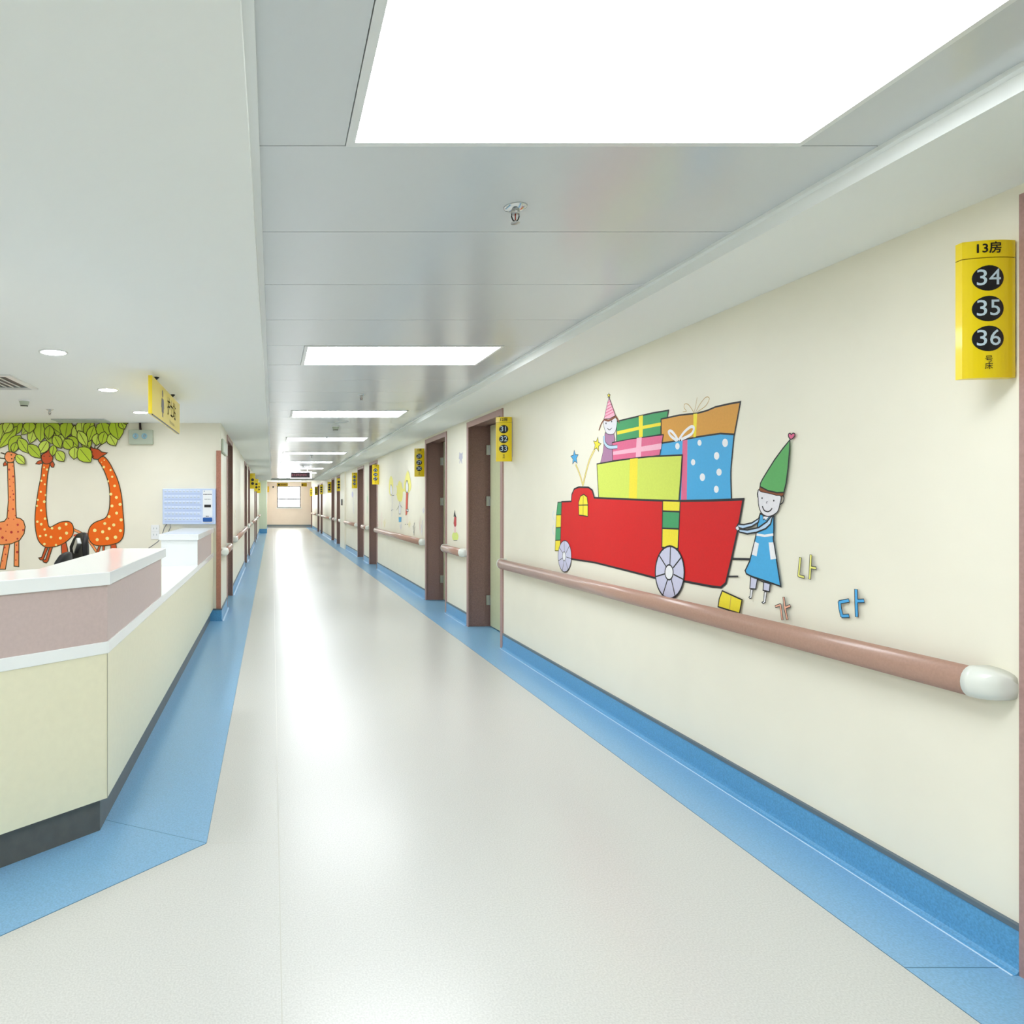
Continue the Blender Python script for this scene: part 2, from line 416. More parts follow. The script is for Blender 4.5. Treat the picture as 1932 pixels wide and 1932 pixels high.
# ------------------------------------------------------------------ handrails
def rail_prof(x, s, zc, h=.047, t=.034, off=.088):
    pts = []
    for k in range(13):
        a = -math.pi/2+math.pi*k/12
        pts.append((x+s*(off-t+t*math.cos(a)), zc+h*math.sin(a)))
    pts += [(x+s*(off-t-.012), zc+h*.86), (x+s*(off-t-.012), zc-h*.86)]
    return pts
def handrail(x, s, a, b, za, zb, label, group, part_caps=True):
    root = empty('handrail', (x, (a+b)/2, 0)); L0 = -(b-a)/2
    m = MB(); ra, rb = a, b
    P = rail_prof(0, s, 0); nn = len(P); ct = .05
    va = [(px, L0+ct, za+pz) for px, pz in P]; vb = [(px, -L0-ct*.5, zb+pz) for px, pz in P]
    m.raw(va+vb, [(i, nn+i, nn+(i+1) % nn, (i+1) % nn) for i in range(nn)], RAIL, True)
    m.raw(va+vb, [tuple(range(nn)), tuple(range(2*nn-1, nn-1, -1))], RAIL)
    m.build('rail', root)
    for ye, sg, z in ((L0+ct, -1, za), (-L0-ct*.5, 1, zb)):
        m = MB(); rings = []
        N = 7; cl = ct+.035
        for q in range(N):
            th = (math.pi/2)*q/(N-1)
            prof = []
            cf = max(math.cos(th), 0)**.55
            yy = ye+sg*cl*math.sin(th)
            for kk in range(13):
                a_ = -math.pi/2+math.pi*kk/12
                xx = .052*cf+.038*math.cos(a_)*cf
                prof.append((s*max(xx, .0005), yy, z+.0495*math.sin(a_)*(.22+.78*cf)))
            prof += [(0, yy, z+.0495*(.22+.78*cf)), (0, yy, z-.0495*(.22+.78*cf))]
            rings.append(prof)
        v = [p for r_ in rings for p in r_]; M_ = len(rings[0])
        f = [(i*M_+j, i*M_+(j+1) % M_, (i+1)*M_+(j+1) % M_, (i+1)*M_+j) for i in range(N-1) for j in range(M_)]
        m.raw(v, f, RAILCAP, True); m.raw(v, [tuple(range(M_)), tuple(range((N-1)*M_, N*M_))], RAILCAP)
        m.build('end_cap', root)
    nb = max(1, int((b-a)/1.2))
    for q in range(nb):
        t = (q+.5)/nb; yy = L0+(b-a)*t; z = za+(zb-za)*t
        m = MB(); m.box(min(0, s*.05), max(0, s*.05), yy-.025, yy+.025, z-.028, z+.028, RAILCAP); m.build('bracket', root)
    tag(root, label, 'handrail', group)
    return root
RG = 'wall handrails along the corridor'
handrail(XR, -1, 2.085, 6.56, .848, .822, 'long brown handrail under the painted red truck', RG)
rl = [(DR[1][1], DR[2][0], 'short brown handrail between the room 12 and room 11 doors'),
      (DR[2][1], DR[3][0], 'brown handrail under the painting of three yellow-haired children'),
      (DR[3][1], DR[4][0], 'short handrail between the third and fourth doors of the long mural wall'),
      (DR[4][1], 20.72, 'handrail past the fourth door, stopping at the wall pilaster'),
      (22.05, DR[5][0], 'stub of handrail between the wall pilaster and the next door'),
      (DR[5][1], DR[6][0], 'short handrail beyond the pilaster, between the fifth and sixth doors'),
      (DR[6][1], DR[7][0], 'pale far handrail past the sixth door'),
      (DR[7][1], DR[8][0], 'short far handrail between the two doors in the end lobby'),
      (DR[8][1], DR[9][0], 'last handrail before the pink end wall')]
for a, b, l in rl:
    if b-a > .2: handrail(XR, -1, a+.02, b-.02, .83, .83, l, RG)
handrail(XL, 1, YG+.03, DL[0][0]-.02, .82, .82, 'short handrail at the wall corner beside the nurse desk', RG)
for (a, b, l) in [(DL[0][1], DL[1][0], 'cream handrail on the desk side wall past its first door'), (DL[1][1], DL[2][0], 'short handrail between the second and third desk side doors'),
                  (DL[2][1], DL[3][0], 'handrail under the two-circle yellow signs on the desk side wall'), (DL[3][1], DL[4][0], 'short far handrail between the fourth and fifth desk side doors'),
                  (DL[4][1], 31.9, 'far handrail ending at the pale green column')]:
    handrail(XL, 1, a+.02, b-.02, .85, .85, l, RG)

# ------------------------------------------------------------------ room signs
SW, SH, SB = .14, .41, .012
def arc(u): t = (u+SW/2)/(SW/2); return -SB*(1-t*t)-.012          # u in [-SW, 0], face toward -Y
def room_sign(head, nums, s=1, dots=3, du=-.004):
    root = empty('room_sign')
    def fn(off):
        return lambda u, v, d=0: (-SW/2+u+(d and du), arc(-SW/2+u+(d and du))-off, v) if s > 0 else (SW/2+u, arc(-SW/2+u)-off, v)
    m = MB(); N = 12
    us = [-SW/2+SW*i/N for i in range(N+1)]
    def strip(m, z0, z1, off, mt, u0=0, u1=N):
        for i in range(u0, u1):
            f = fn(off); m.face([f(us[i], z0), f(us[i+1], z0), f(us[i+1], z1), f(us[i], z1)], mt, True)
    f = fn(0)
    fr = [f(u, 0) for u in us]; bk = [(p[0], .012, 0) for p in (fr[0], fr[-1])]
    ring = [(p[0], p[1]) for p in fr]+[(bk[1][0], .012), (bk[0][0], .012)]
    zs = SH*.374
    m.prism(ring, -SH/2, zs-.0015, YEL); m.prism(ring, zs+.0015, SH/2, YEL)
    inner = [(x*.985, y+.003) for x, y in ring]
    m.prism(inner, zs-.002, zs+.002, YELDARK)
    m.build('sign_board', root)
    R = .0395
    cz = [.104, .013, -.076] if dots == 3 else [.045, -.055]
    for i in range(dots):
        m = MB(); K = 14; z0 = cz[i]-.012
        for q in range(K):
            ua, ub = -R*math.cos(math.pi*q/K), -R*math.cos(math.pi*(q+1)/K)
            ha, hb = math.sqrt(max(R*R-ua*ua, 0)), math.sqrt(max(R*R-ub*ub, 0))
            g = fn(.0007)
            m.face([g(ua*1.03, z0-ha*.96, 1), g(ub*1.03, z0-hb*.96, 1), g(ub*1.03, z0+hb*.96, 1), g(ua*1.03, z0+ha*.96, 1)], BLACK, True)
        d = m.build('number_disc', root, fix=False)
        if nums:
            m = MB(); put_text(m, nums[i], .067, (lambda zz: lambda u, v: fn(.0014)(u, v+zz, 1))(z0), NUM, bold=.0003, sx=1.0); m.build('numerals', d, fix=False)
    if head:
        m = MB(); put_text(m, head, .036, lambda u, v: fn(.0012)(u, v+.180, 1), BLACK, bold=.0007)
        m.build('lettering', root, fix=False); m = MB()
        put_text(m, '号', .022, lambda u, v: fn(.0012)(u, v-.150, 1), BLACK); put_text(m, '床', .022, lambda u, v: fn(.0012)(u, v-.171, 1), BLACK)
        m.build('small_lettering', root, fix=False)
    m = MB(); m.box(-.012, .004, -.006, .006, -SH*.4, SH*.4, STEEL) if s > 0 else m.box(-.004, .012, -.006, .006, -SH*.4, SH*.4, STEEL)
    m.build('mount', root)
    return root
GS = 'yellow room number signs jutting from the corridor walls'
ang = math.radians(8)
def place_sign(o, x, y, s, label, z=1.99):
    o.location = (x-s*.006, y, z); o.rotation_euler = (0, 0, -ang*s); tag(o, label, 'sign', GS)
place_sign(room_sign('13房', ['34', '35', '36'], du=-.009), XR, 2.064, 1, 'curved yellow room sign 13 listing beds 34, 35 and 36, above the handrail end', 1.978)
place_sign(room_sign('12房', ['31', '32', '33']), XR, 6.38, 1, 'curved yellow room sign 12 listing beds 31, 32 and 33')
place_sign(room_sign('11房', ['28', '29', '30']), XR, 10.05, 1, 'curved yellow room sign 11 listing beds 28, 29 and 30')
place_sign(room_sign('10房', ['25', '26', '27']), XR, 14.31, 1, 'yellow room sign with beds 25 to 27, at the far end of the children painting')
s9 = room_sign('9房', ['22', '23', '24']); place_sign(s9, XR, 17.98, 1, 'small yellow three-disc room sign just past the fourth corridor door')
far = room_sign(None, None)
place_sign(far, XR, 22.24, 1, 'small yellow three-disc room sign hanging by the wall pilaster')
for (y, l) in [(25.9, 'tiny yellow three-disc room sign past the sixth door, seventh along the mural wall'[:80]), (30.17, 'tiny yellow room sign at the first doorway of the end lobby'),
               (33.85, 'tiny yellow room sign between doors deep in the end lobby'), (38.1, 'tiny yellow room sign at the last doorway by the pink wall')]:
    o = copy_tree(far); place_sign(o, XR, y, 1, l)
f2 = room_sign(None, None, -1, 2)
place_sign(f2, XL, 18.5, -1, 'yellow two-disc room sign, the biggest on the desk side wall')
o = copy_tree(f2); place_sign(o, XL, 22.9, -1, 'yellow two-disc room sign, the middle one on the desk side wall')
o = copy_tree(f2); place_sign(o, XL, 26.7, -1, 'yellow two-disc room sign, the last one before the green column')

# ------------------------------------------------------------------ hanging nurse station sign
root = empty('hanging_sign', (-.870, 5.64, 2.03)); tag(root, 'yellow hanging nurse station sign with icon and characters above the white desk', 'sign')
sy0, sy1, sz0, sz1 = -.73, .73, .008, .282
m = MB(); m.box(-.016, .013, sy0, sy1, sz0, sz1, YEL); bevel(m.build('sign_board', root), .003)
m = MB(); m.box(.004, .0125, sy0+.03, sy1-.03, sz0-.006, sz0+.001, BLACK); m.build('bottom_slot', root)
m = MB()
put_text(m, '护士站', .16, lambda u, v: (.0135, u+.22, v+.155), mat('dark olive lettering', (86, 80, 30), .5), bold=.001)
put_text(m, 'Nurse Station', .05, lambda u, v: (.0135, u+.24, v+.05), mat('faint sign lettering', (160, 152, 90), .5))
m.build('lettering', root, fix=False)
m = MB(); gx = .0137
ic = mat('grey icon paint', (110, 106, 112), .5)
m.face([(gx, -.26+.03*math.cos(a), .222+.03*math.sin(a)) for a in [k*math.pi/8 for k in range(16)]], ic)
m.face([(gx, -.31, .075), (gx, -.21, .075), (gx, -.22, .185), (gx, -.30, .185)], ic)
m.face([(gx, -.33, .11), (gx, -.315, .18), (gx, -.30, .18), (gx, -.31, .11)], ic); m.face([(gx, -.19, .11), (gx, -.205, .18), (gx, -.22, .18), (gx, -.21, .11)], ic)
m.face([(gx, -.285, .04), (gx, -.265, .04), (gx, -.265, .075), (gx, -.285, .075)], ic); m.face([(gx, -.255, .04), (gx, -.235, .04), (gx, -.235, .075), (gx, -.255, .075)], ic)
m.build('nurse_icon', root, fix=False)
for yy in (-.47, .37):
    m = MB(); m.lathe([(.0001, .316), (.02, .316), (.02, .308), (.009, .30), (.004, .29), (.004, .28), (.0001, .28)], BLACK, 12, Matrix.Translation((0, yy, 0))); m.build('hanger', root)

# ------------------------------------------------------------------ nurse station desk
desk = empty('reception_desk', (0, 0, 0)); tag(desk, 'long cream and white nurse station desk with a raised mauve-grey counter and dark kick plate', 'desk')
S2 = math.sqrt(.5); LD = 2.4
def bend(off, y1, ystart=2.935, ld=LD, back=None):
    """footprint strip: corridor side at x=-.70-off0, diagonal going to (-x,-y)"""
DX = -.702; YC = 2.93
def poly(o0, o1, yend, ld=LD):      # between offset o0 (outer) and o1 (inner) behind the face line
    t = math.tan(math.radians(22.5))
    a = (DX-o0, YC+o0*t); b = (DX-o1, YC+o1*t)
    return [(DX-o0, yend), a, (a[0]-ld, a[1]-ld), (b[0]-ld-(o1-o0)*.0-(o1-o0)*S2*0, b[1]-ld), b, (DX-o1, yend)]
YD = YG-.01
m = MB(); m.prism(poly(0, .03, YD), .146, .762, DESKC); m.build('front_panel', desk)
m = MB(); m.prism(poly(-.0008, 0, YD)[0:1]+[(DX+.0008, YC+.002), (DX, YC+.002), (DX, YD)], .146, .146001, GAP)
m = MB(); m.box(DX-.0001, DX+.0012, YC-.003, YC+.003, .146, .76, GAP); m.build('panel_joint', desk)
m = MB(); m.prism(poly(.035, .06, YD), 0, .146, TOEDARK); m.build('kick_plate', desk)
m = MB(); m.prism(poly(-.006, .62, YD), .762, .812, DESKW); bevel(m.build('worktop', desk), .002)
m = MB(); m.prism(poly(0, .03, 4.34), .812, 1.052, DESKP); m.prism(poly(.03, .30, 4.345), .812, 1.052, DESKW); m.build('raised_panel', desk)
m = MB(); m.box(DX-.032, DX+.001, 4.340, 4.352, .812, 1.052, DESKC); m.build('edge_strip', desk)
m = MB(); m.prism(poly(-.012, .34, 4.47), 1.052, 1.107, DESKW); bevel(m.build('counter_top', desk), .003)
m = MB(); m.box(DX-.03, DX, 6.47, YD-.25, .812, 1.052, DESKP); m.box(DX-.34, DX-.03, 6.47, YD, .812, 1.052, DESKW); m.box(DX-.03, DX, 6.452, 6.47, .812, 1.052, DESKW)
m.box(DX-.34, DX-.03, 6.452, 6.47, .812, 1.052, DESKW); m.box(DX-.03, DX, YD-.25, YD, .812, 1.052, DESKC); m.build('raised_panel', desk, fix=False)
m = MB(); m.box(DX-.36, DX+.01, 6.43, YD, 1.052, 1.107, DESKW); bevel(m.build('counter_top', desk), .003)
m = MB(); m.prism(poly(.06, .60, YD), .1, .75, DESKW); m.build('cabinet_body', desk)
# wooden guard board on the wall end
m = MB(); m.box(-.664, XL+.002, YG-.018, YG-.0005, .15, 2.02, mat('reddish wood board', (176, 120, 100), .5, noise=.12, scale=60)); bevel(tag(m.build('corner_guard', loc=(-.64, YG-.01, .15)), 'narrow reddish wood board on the wall end beside the call panel', 'corner guard'), .003)
# rounded cover high at the corner
m = MB(); m.box(XL+.001, XL+.03, YG+.05, YG+.75, 2.0, 2.17, GREYBOX); bevel(tag(m.build('door_closer_cover', loc=(XL, YG+.4, 2.0)), 'pale green box mounted high on the wall corner by the wood board', 'cover'), .02, 3)

# ------------------------------------------------------------------ office chairs behind the desk
def office_chair(loc, rz, hb, label, lever=False, tilt=0):
    root = empty('office_chair', loc, rz); tag(root, label, 'chair', 'black chairs behind the nurse desk')
    m = MB()
    for i in range(5):
        a = 2*math.pi*i/5
        m.tube([(0, 0, .10), (.28*math.cos(a), .28*math.sin(a), .065)], .02, BLACK, radii=[.026, .016])
    m.build('star_base', root)
    for i in range(5):
        a = 2*math.pi*i/5
        m = MB(); m.lathe([(.0001, -.012), (.028, -.012), (.03, 0), (.028, .012), (.0001, .012)], BLACK, 14, Matrix.Translation((.28*math.cos(a), .28*math.sin(a), .03)) @ Matrix.Rotation(a+math.pi/2, 4, 'Z') @ Matrix.Rotation(math.pi/2, 4, 'X')); m.build('caster', root)
    m = MB(); m.tube([(0, 0, .08), (0, 0, .44)], .024, CHROME, 12); m.build('gas_lift', root)
    m = MB(); m.prism([(.24*math.copysign(abs(math.cos(t))**.6, math.cos(t)), .24*math.copysign(abs(math.sin(t))**.6, math.sin(t))) for t in [k*math.pi/12 for k in range(24)]], .43, .51, LEATHER); bevel(m.build('seat', root), .02, 3)
    m = MB(); n = 9
    zb = .56
    cols = []
    for i in range(n):
        u = -1+2*i/(n-1)
        cols.append((u*.22, .23-.05*u*u, hb-.13*abs(u)**3.2))
    v = []
    for x, y, zt in cols:
        for j in range(7):
            t = j/6; z = zb+(zt-zb)*t
            v.append((x*(.86+.14*math.sin(t*math.pi*.75)), y+.04*t+.03*math.sin(t*3), z))
    nn = len(v); v += [(a_, b_+.045, c_) for a_, b_, c_ in v]
    f = []
    for i in range(n-1):
        for j in range(6):
            q = (i*7+j, (i+1)*7+j, (i+1)*7+j+1, i*7+j+1); f.append(q); f.append(tuple(nn+k_ for k_ in reversed(q)))
        f.append((i*7+6, (i+1)*7+6, nn+(i+1)*7+6, nn+i*7+6)); f.append((i*7, nn+i*7, nn+(i+1)*7, (i+1)*7))
    for j in range(6):
        f.append((j, j+1, nn+j+1, nn+j)); k_ = (n-1)*7; f.append((k_+j, nn+k_+j, nn+k_+j+1, k_+j+1))
    m.raw(v, f, LEATHER, True); o = m.build('backrest', root); bevel(o, .012, 2)
    m = MB(); m.tube([(0, .05, .42), (0, .27, .45), (0, .31, .70)], .022, BLACK, 10); m.build('back_support', root)
    for sx_ in (-1, 1):
        m = MB(); m.tube([(sx_*.22, .02, .47), (sx_*.28, .02, .50), (sx_*.28, .02, .69)], .013, BLACK, 8); m.box(sx_*.28-.03, sx_*.28+.03, -.12, .14, .69, .72, LEATHER); m.build('armrest', root)
    if lever:
        m = MB(); M = Matrix.Translation((.185, .205, hb-.10)) @ Matrix.Rotation(math.radians(-38), 4, 'Y')
        m.box(-.075, .075, -.03, .01, -.03, .03, STEEL, M); o = m.build('silver_slider', root); bevel(o, .008, 2); o['label'] = 'brushed silver grip on the backrest edge'
    return root
office_chair((-1.72, 4.76, 0), math.radians(-86), 1.06, 'black chair with a low rounded back, below the middle giraffe', False)
office_chair((-1.86, 5.70, 0), math.radians(-60), 1.15, 'tall black chair back with a silver grip, below the crossed giraffe tails', True)
office_chair((-1.86, 3.72, 0), math.radians(-80), 1.045, 'black chair barely showing above the desk under the palest giraffe')

# ------------------------------------------------------------------ nurse call panel, socket, cable
pa, pb = at(306.5, 922, 8.09), at(406.5, 989, 8.09)
root = empty('nurse_call_panel', (pa.x, YG, pb.z)); tag(root, 'pale blue nurse call panel with rows of room buttons on the cream wall', 'call panel')
W_, H_ = pb.x-pa.x, pa.z-pb.z
m = MB(); m.box(0, W_, -.07, -.0005, 0, H_, LBLUE); bevel(m.build('case', root), .006)
for r_ in range(6):
    m = MB(); zc = H_*(.955-.157*r_)
    m.box(.03, W_*.735, -.0712, -.07, zc-.035-.016, zc-.035+.002, LBLUE2)
    for c_ in range(10):
        xc = W_*(.06+.069*c_)
        m.box(xc-.017, xc+.017, -.073, -.07, zc-.012, zc+.008, LBLUE3); m.box(xc-.012, xc+.010, -.0735, -.07, zc-.020, zc-.014, GREYM)
    m.build('button_row', root, fix=False)
m = MB(); m.box(W_*.762, W_*.942, -.074, -.07, H_*.03, H_*.96, WHITE); m.build('control_strip', root)
m = MB(); m.box(W_*.79, W_*.915, -.076, -.074, H_*.475, H_*.55, BLACK); m.build('display', root)
m = MB(); m.box(W_*.765, W_*.94, -.10, -.074, H_*.07, H_*.19, NAVY); o = m.build('handset_button', root); bevel(o, .008); o['label'] = 'large blue button'
m = MB(); tx = mat('printed grey text', (90, 96, 110), .6)
for i_ in range(6): m.box(W_*(.772+.027*i_), W_*(.772+.027*i_+.020), -.0746, -.074, H_*.825, H_*.852, tx)
for i_ in range(4): m.box(W_*(.795+.03*i_), W_*(.795+.03*i_+.022), -.0746, -.074, H_*.695, H_*.71, tx)
m.box(W_*.78, W_*.80, -.0746, -.074, H_*.92, H_*.935, NAVY)
for i_ in range(2): m.box(W_*(.82+.03*i_), W_*(.82+.03*i_+.02), -.0746, -.074, H_*.21, H_*.235, BLACK)
m.build('printed_text', root, fix=False)
m = MB(); p1, p2 = at(315, 989, 8.1), at(320, 989, 8.1)
pts = [at(315, 988, 8.1), at(310, 996, 8.1), at(305, 1012, 8.1), at(298, 1022, 8.1), at(284, 1032, 8.1), at(270, 1040, 8.0)]
m.tube(pts, .005, CABLE, 8); m.tube([at(321, 988, 8.1), at(321.5, 995, 8.1), at(318, 1003, 8.1), at(317, 1012, 8.1)], .005, CABLE, 8)
tag(m.build('cable', loc=tuple(pts[0])), 'thin grey cable hanging from the pale blue call panel', 'cable')
sc_ = at(293, 1004, YG)
root = empty('wall_socket', (sc_.x, YG, sc_.z)); tag(root, 'white wall socket plate beside the call panel cable', 'socket')
m = MB(); m.box(-.05, .05, -.012, -.0005, -.085, .085, WHITE); bevel(m.build('plate', root), .004)
m = MB()
for zz in (.045, -.03):
    for xx in (-.018, .018): m.box(xx-.004, xx+.004, -.0125, -.0118, zz-.01, zz+.01, GREYM)
m.box(-.04, .04, -.0125, -.0118, .004, .006, GREYM); m.build('pin_slots', root, fix=False)

# ------------------------------------------------------------------ emergency light
ea, eb = at(243, 811, 8.1), at(288, 838, 8.1)
root = empty('emergency_light', ((ea.x+eb.x)/2, YG, (ea.z+eb.z)/2)); tag(root, 'grey green twin-lamp emergency light box beside the painted leaves', 'emergency light')
hw, hh = (eb.x-ea.x)/2, (ea.z-eb.z)/2
m = MB(); m.box(-hw, hw, -.07, -.0005, -hh, hh, GREYBOX); bevel(m.build('housing', root), .006)
for xx in (-.058, .045):
    m = MB(); M = Matrix.Translation((xx, -.07, .01)) @ Matrix.Rotation(math.pi/2, 4, 'X')
    m.lathe([(.034, 0), (.034, .012), (.027, .014), (.024, .006), (.0001, .003)], LENS, 20, M)
    l = m.build('lamp', root)
    m = MB(); m.lathe([(.0001, .012), (.010, .010), (.012, .004)], CHROME, 12, M); m.build('bulb', l)
m = MB(); m.tube([(-.005, -.04, hh), (-.012, -.03, hh+.03), (-.016, -.02, ZLOW-(ea.z+eb.z)/2)], .014, mat('dark conduit', (58, 40, 38), .5), 10); m.build('conduit', root)

# ------------------------------------------------------------------ ceiling fittings
def sprinkler(loc, label, small=False):
    root = empty('sprinkler', loc); tag(root, label, 'sprinkler', 'fire sprinklers on the ceilings')
    m = MB(); m.lathe([(.012, -.012), (.018, -.012), (.037, -.004), (.039, 0), (.0001, 0)], CHROME, 28); m.build('rosette', root)
    m = MB(); m.lathe([(.0001, -.006), (.013, -.006), (.014, -.018), (.013, -.024), (.0001, -.024)], STEEL, 16)
    for s_ in (-1, 1): m.tube([(s_*.012, 0, -.02), (s_*.0125, 0, -.034), (s_*.009, 0, -.044), (s_*.002, 0, -.05)], .0022, BLACK, 6)
    m.build('yoke', root)
    m = MB(); m.tube([(0, 0, -.024), (0, 0, -.046)], .0022, mat('red glass bulb', (150, 50, 40), .1), 8); m.build('glass_bulb', root)
    m = MB(); m.lathe([(.0001, -.05), (.004, -.052), (.0145, -.054), (.0145, -.056), (.0001, -.056)], STEEL, 16); m.build('deflector', root)
    return root
p = sprinkler((.82, 2.326, ZHI), 'chrome fire sprinkler just past the largest ceiling light')
lab = {6.35: 'small fire sprinkler between the second and third ceiling lights', 10.4: 'tiny fire sprinkler just past the smoke detector', 14.45: 'tiny fire sprinkler past the fifth ceiling light', 18.5: 'tiny fire sprinkler before the dark hanging screen'}
for yy, l in lab.items():
    o = copy_tree(p); o.location = (.82, yy, ZHI); tag(o, l, 'sprinkler', 'fire sprinklers on the ceilings')
o = copy_tree(p); o.location = (-2.25, 6.96, ZLOW); tag(o, 'fire sprinkler over the nurse station beside the smoke detector', 'sprinkler', 'fire sprinklers on the ceilings')
def detector(loc, label):
    root = empty('smoke_detector', loc); tag(root, label, 'smoke detector', 'white smoke detectors')
    m = MB(); m.lathe([(.0001, -.012), (.05, -.012), (.052, 0)], WHITE, 24); m.build('base', root)
    m = MB(); m.lathe([(.0001, -.060), (.028, -.058), (.033, -.052), (.046, -.012)], GREYBOX, 24); m.build('housing', root)
    m = MB(); m.lathe([(.028, -.050), (.0345, -.050), (.034, -.056), (.028, -.058)], BLACK, 24); m.build('sensing_slots', root)
    return root
p = detector((-2.28, 6.33, ZLOW), 'white smoke detector over the nurse station past the air vent')
o = copy_tree(p); o.location = (.82, 8.95, ZHI); tag(o, 'white smoke detector on the panel ceiling beside the round speaker', 'smoke detector', 'white smoke detectors')
root = empty('ceiling_speaker', (.845, 8.47, ZHI)); tag(root, 'flat round grey ceiling speaker past the third light', 'speaker')
m = MB(); m.lathe([(.0001, -.004), (.07, -.004)], GREYM, 32); m.build('grille', root)
m = MB(); m.lathe([(.07, -.003), (.072, -.008), (.086, -.006), (.088, 0)], TRIMW, 32); m.build('rim', root)
# air vent
root = empty('ceiling_vent', (-2.24, 5.37, ZLOW)); tag(root, 'slatted air vent over the nurse station, beside the biggest downlight', 'vent')
m = MB(); a_ = .31
m.box(-a_, -a_+.05, -a_, a_, -.012, 0, TRIMW); m.box(a_-.05, a_, -a_, a_, -.012, 0, TRIMW); m.box(-a_+.05, a_-.05, -a_, -a_+.04, -.012, 0, TRIMW); m.box(-a_+.05, a_-.05, a_-.10, a_, -.012, 0, GREYM)
m.build('frame', root, fix=False)
m = MB(); m.box(-a_+.05, a_-.05, -a_+.04, a_-.1, -.003, -.0005, BLACK); m.build('duct', root)
for i_ in range(9):
    xx = -a_+.075+i_*.054
    m = MB(); m.box(xx-.009, xx+.003, -a_+.04, a_-.1, -.010, -.004, TRIMW); m.build('slat', root)
va, vb = at(102, 792.6, 7.85), at(202, 792.6, 7.85)
m = MB(); m.box(va.x, vb.x, 7.73, 8.03, ZLOW-.01, ZLOW-.0005, GREYM); bevel(tag(m.build('access_panel', loc=(va.x, 7.9, ZLOW)), 'flat grey ceiling access panel above the painted leaves', 'access panel'), .004)

# ------------------------------------------------------------------ LED screen and far signs
Yl = 20.0
la, lb = at(547.5, 889.5, Yl), at(588.5, 903, Yl)
root = empty('display_screen', ((la.x+lb.x)/2, Yl, lb.z)); tag(root, 'dark red message screen in a white case hanging from the corridor ceiling', 'screen')
hw = (lb.x-la.x)/2; hh = la.z-lb.z
m = MB(); m.box(-hw, hw, 0, .10, 0, hh, WHITE); bevel(m.build('case', root), .006)
m = MB(); m.box(-hw+.025, hw-.06, -.004, 0, .03, hh-.025, LED); m.build('screen', root)
m = MB()
for i_ in range(8): m.box(-hw+.05+i_*.055, -hw+.085+i_*.055, -.006, -.004, hh*.35+.01*(i_ % 2), hh*.62, LEDDIM)
m.build('dim_message', root, fix=False)
for xx in (-hw*.6, hw*.6):
    m = MB(); m.tube([(xx, .05, hh), (xx, .05, ZHI-lb.z)], .008, TRIMW, 8); m.build('hanger', root)
def far_sign(x0, x1, y0, y1, Y, label):
    a, b = at(x0, y0, Y), at(x1, y1, Y)
    root = empty('hanging_sign', ((a.x+b.x)/2, Y, b.z)); tag(root, label, 'sign')
    hw, hh = (b.x-a.x)/2, a.z-b.z
    m = MB(); m.box(-hw, hw, -.012, .012, 0, hh, mat('orange yellow sign', (236, 190, 20), .4)); m.build('sign_board', root)
    m = MB(); m.box(-hw*.8, -hw*.5, -.014, -.012, hh*.2, hh*.75, BLACK)
    for i_ in range(4 if hw > .2 else 1): m.box(-hw*.2+i_*hw*.25, -hw*.2+i_*hw*.25+hw*.14, -.014, -.012, hh*.35, hh*.65, mat('brown lettering', (150, 90, 20), .5))
    m.build('marking', root, fix=False)
    for xx in (-hw*.7, hw*.7):
        m = MB(); m.tube([(xx, 0, hh), (xx, 0, ZEND-b.z)], .006, STEEL, 6); m.build('hanger', root)
far_sign(522.5, 543, 911.5, 917.3, 34.5, 'yellow hanging direction sign over the desk side half of the end window')
far_sign(568.5, 579, 911.5, 917.8, 34.5, 'small yellow hanging sign at the door side of the end window')
a, b = at(504.6, 917.5, 39.3), at(507.4, 928.5, 39.3)
m = MB(); m.box(a.x, b.x, YEND-.03, YEND-.0005, b.z, a.z, mat('orange yellow sign', (236, 190, 20), .4)); tag(m.build('wall_sign', loc=(a.x, YEND, b.z)), 'narrow orange sign on the pink end wall beside the green column', 'sign')
c_ = at(515.5, 918.5, YEND-.06)
m = MB(); m.lathe([(.0001, -.06), (.03, -.05), (.05, 0), (.05, .03), (.0001, .03)], BLACK, 16, Matrix.Translation(c_)); m.box(c_.x-.02, c_.x+.02, c_.y, YEND-.0005, c_.z, c_.z+.04, BLACK)
tag(m.build('security_camera', loc=tuple(c_)), 'small black security camera on the pink end wall', 'camera')
# wall thermostat on the pilaster
c_ = at(645.2, 947.5, 21.7)
m = MB(); m.box(XR-.075, XR-.0505, 21.35, 21.6, 1.33, 1.52, BLACK); tag(m.build('wall_controller', loc=(XR-.06, 21.5, 1.4)), 'small black controller on the wall pilaster', 'controller')

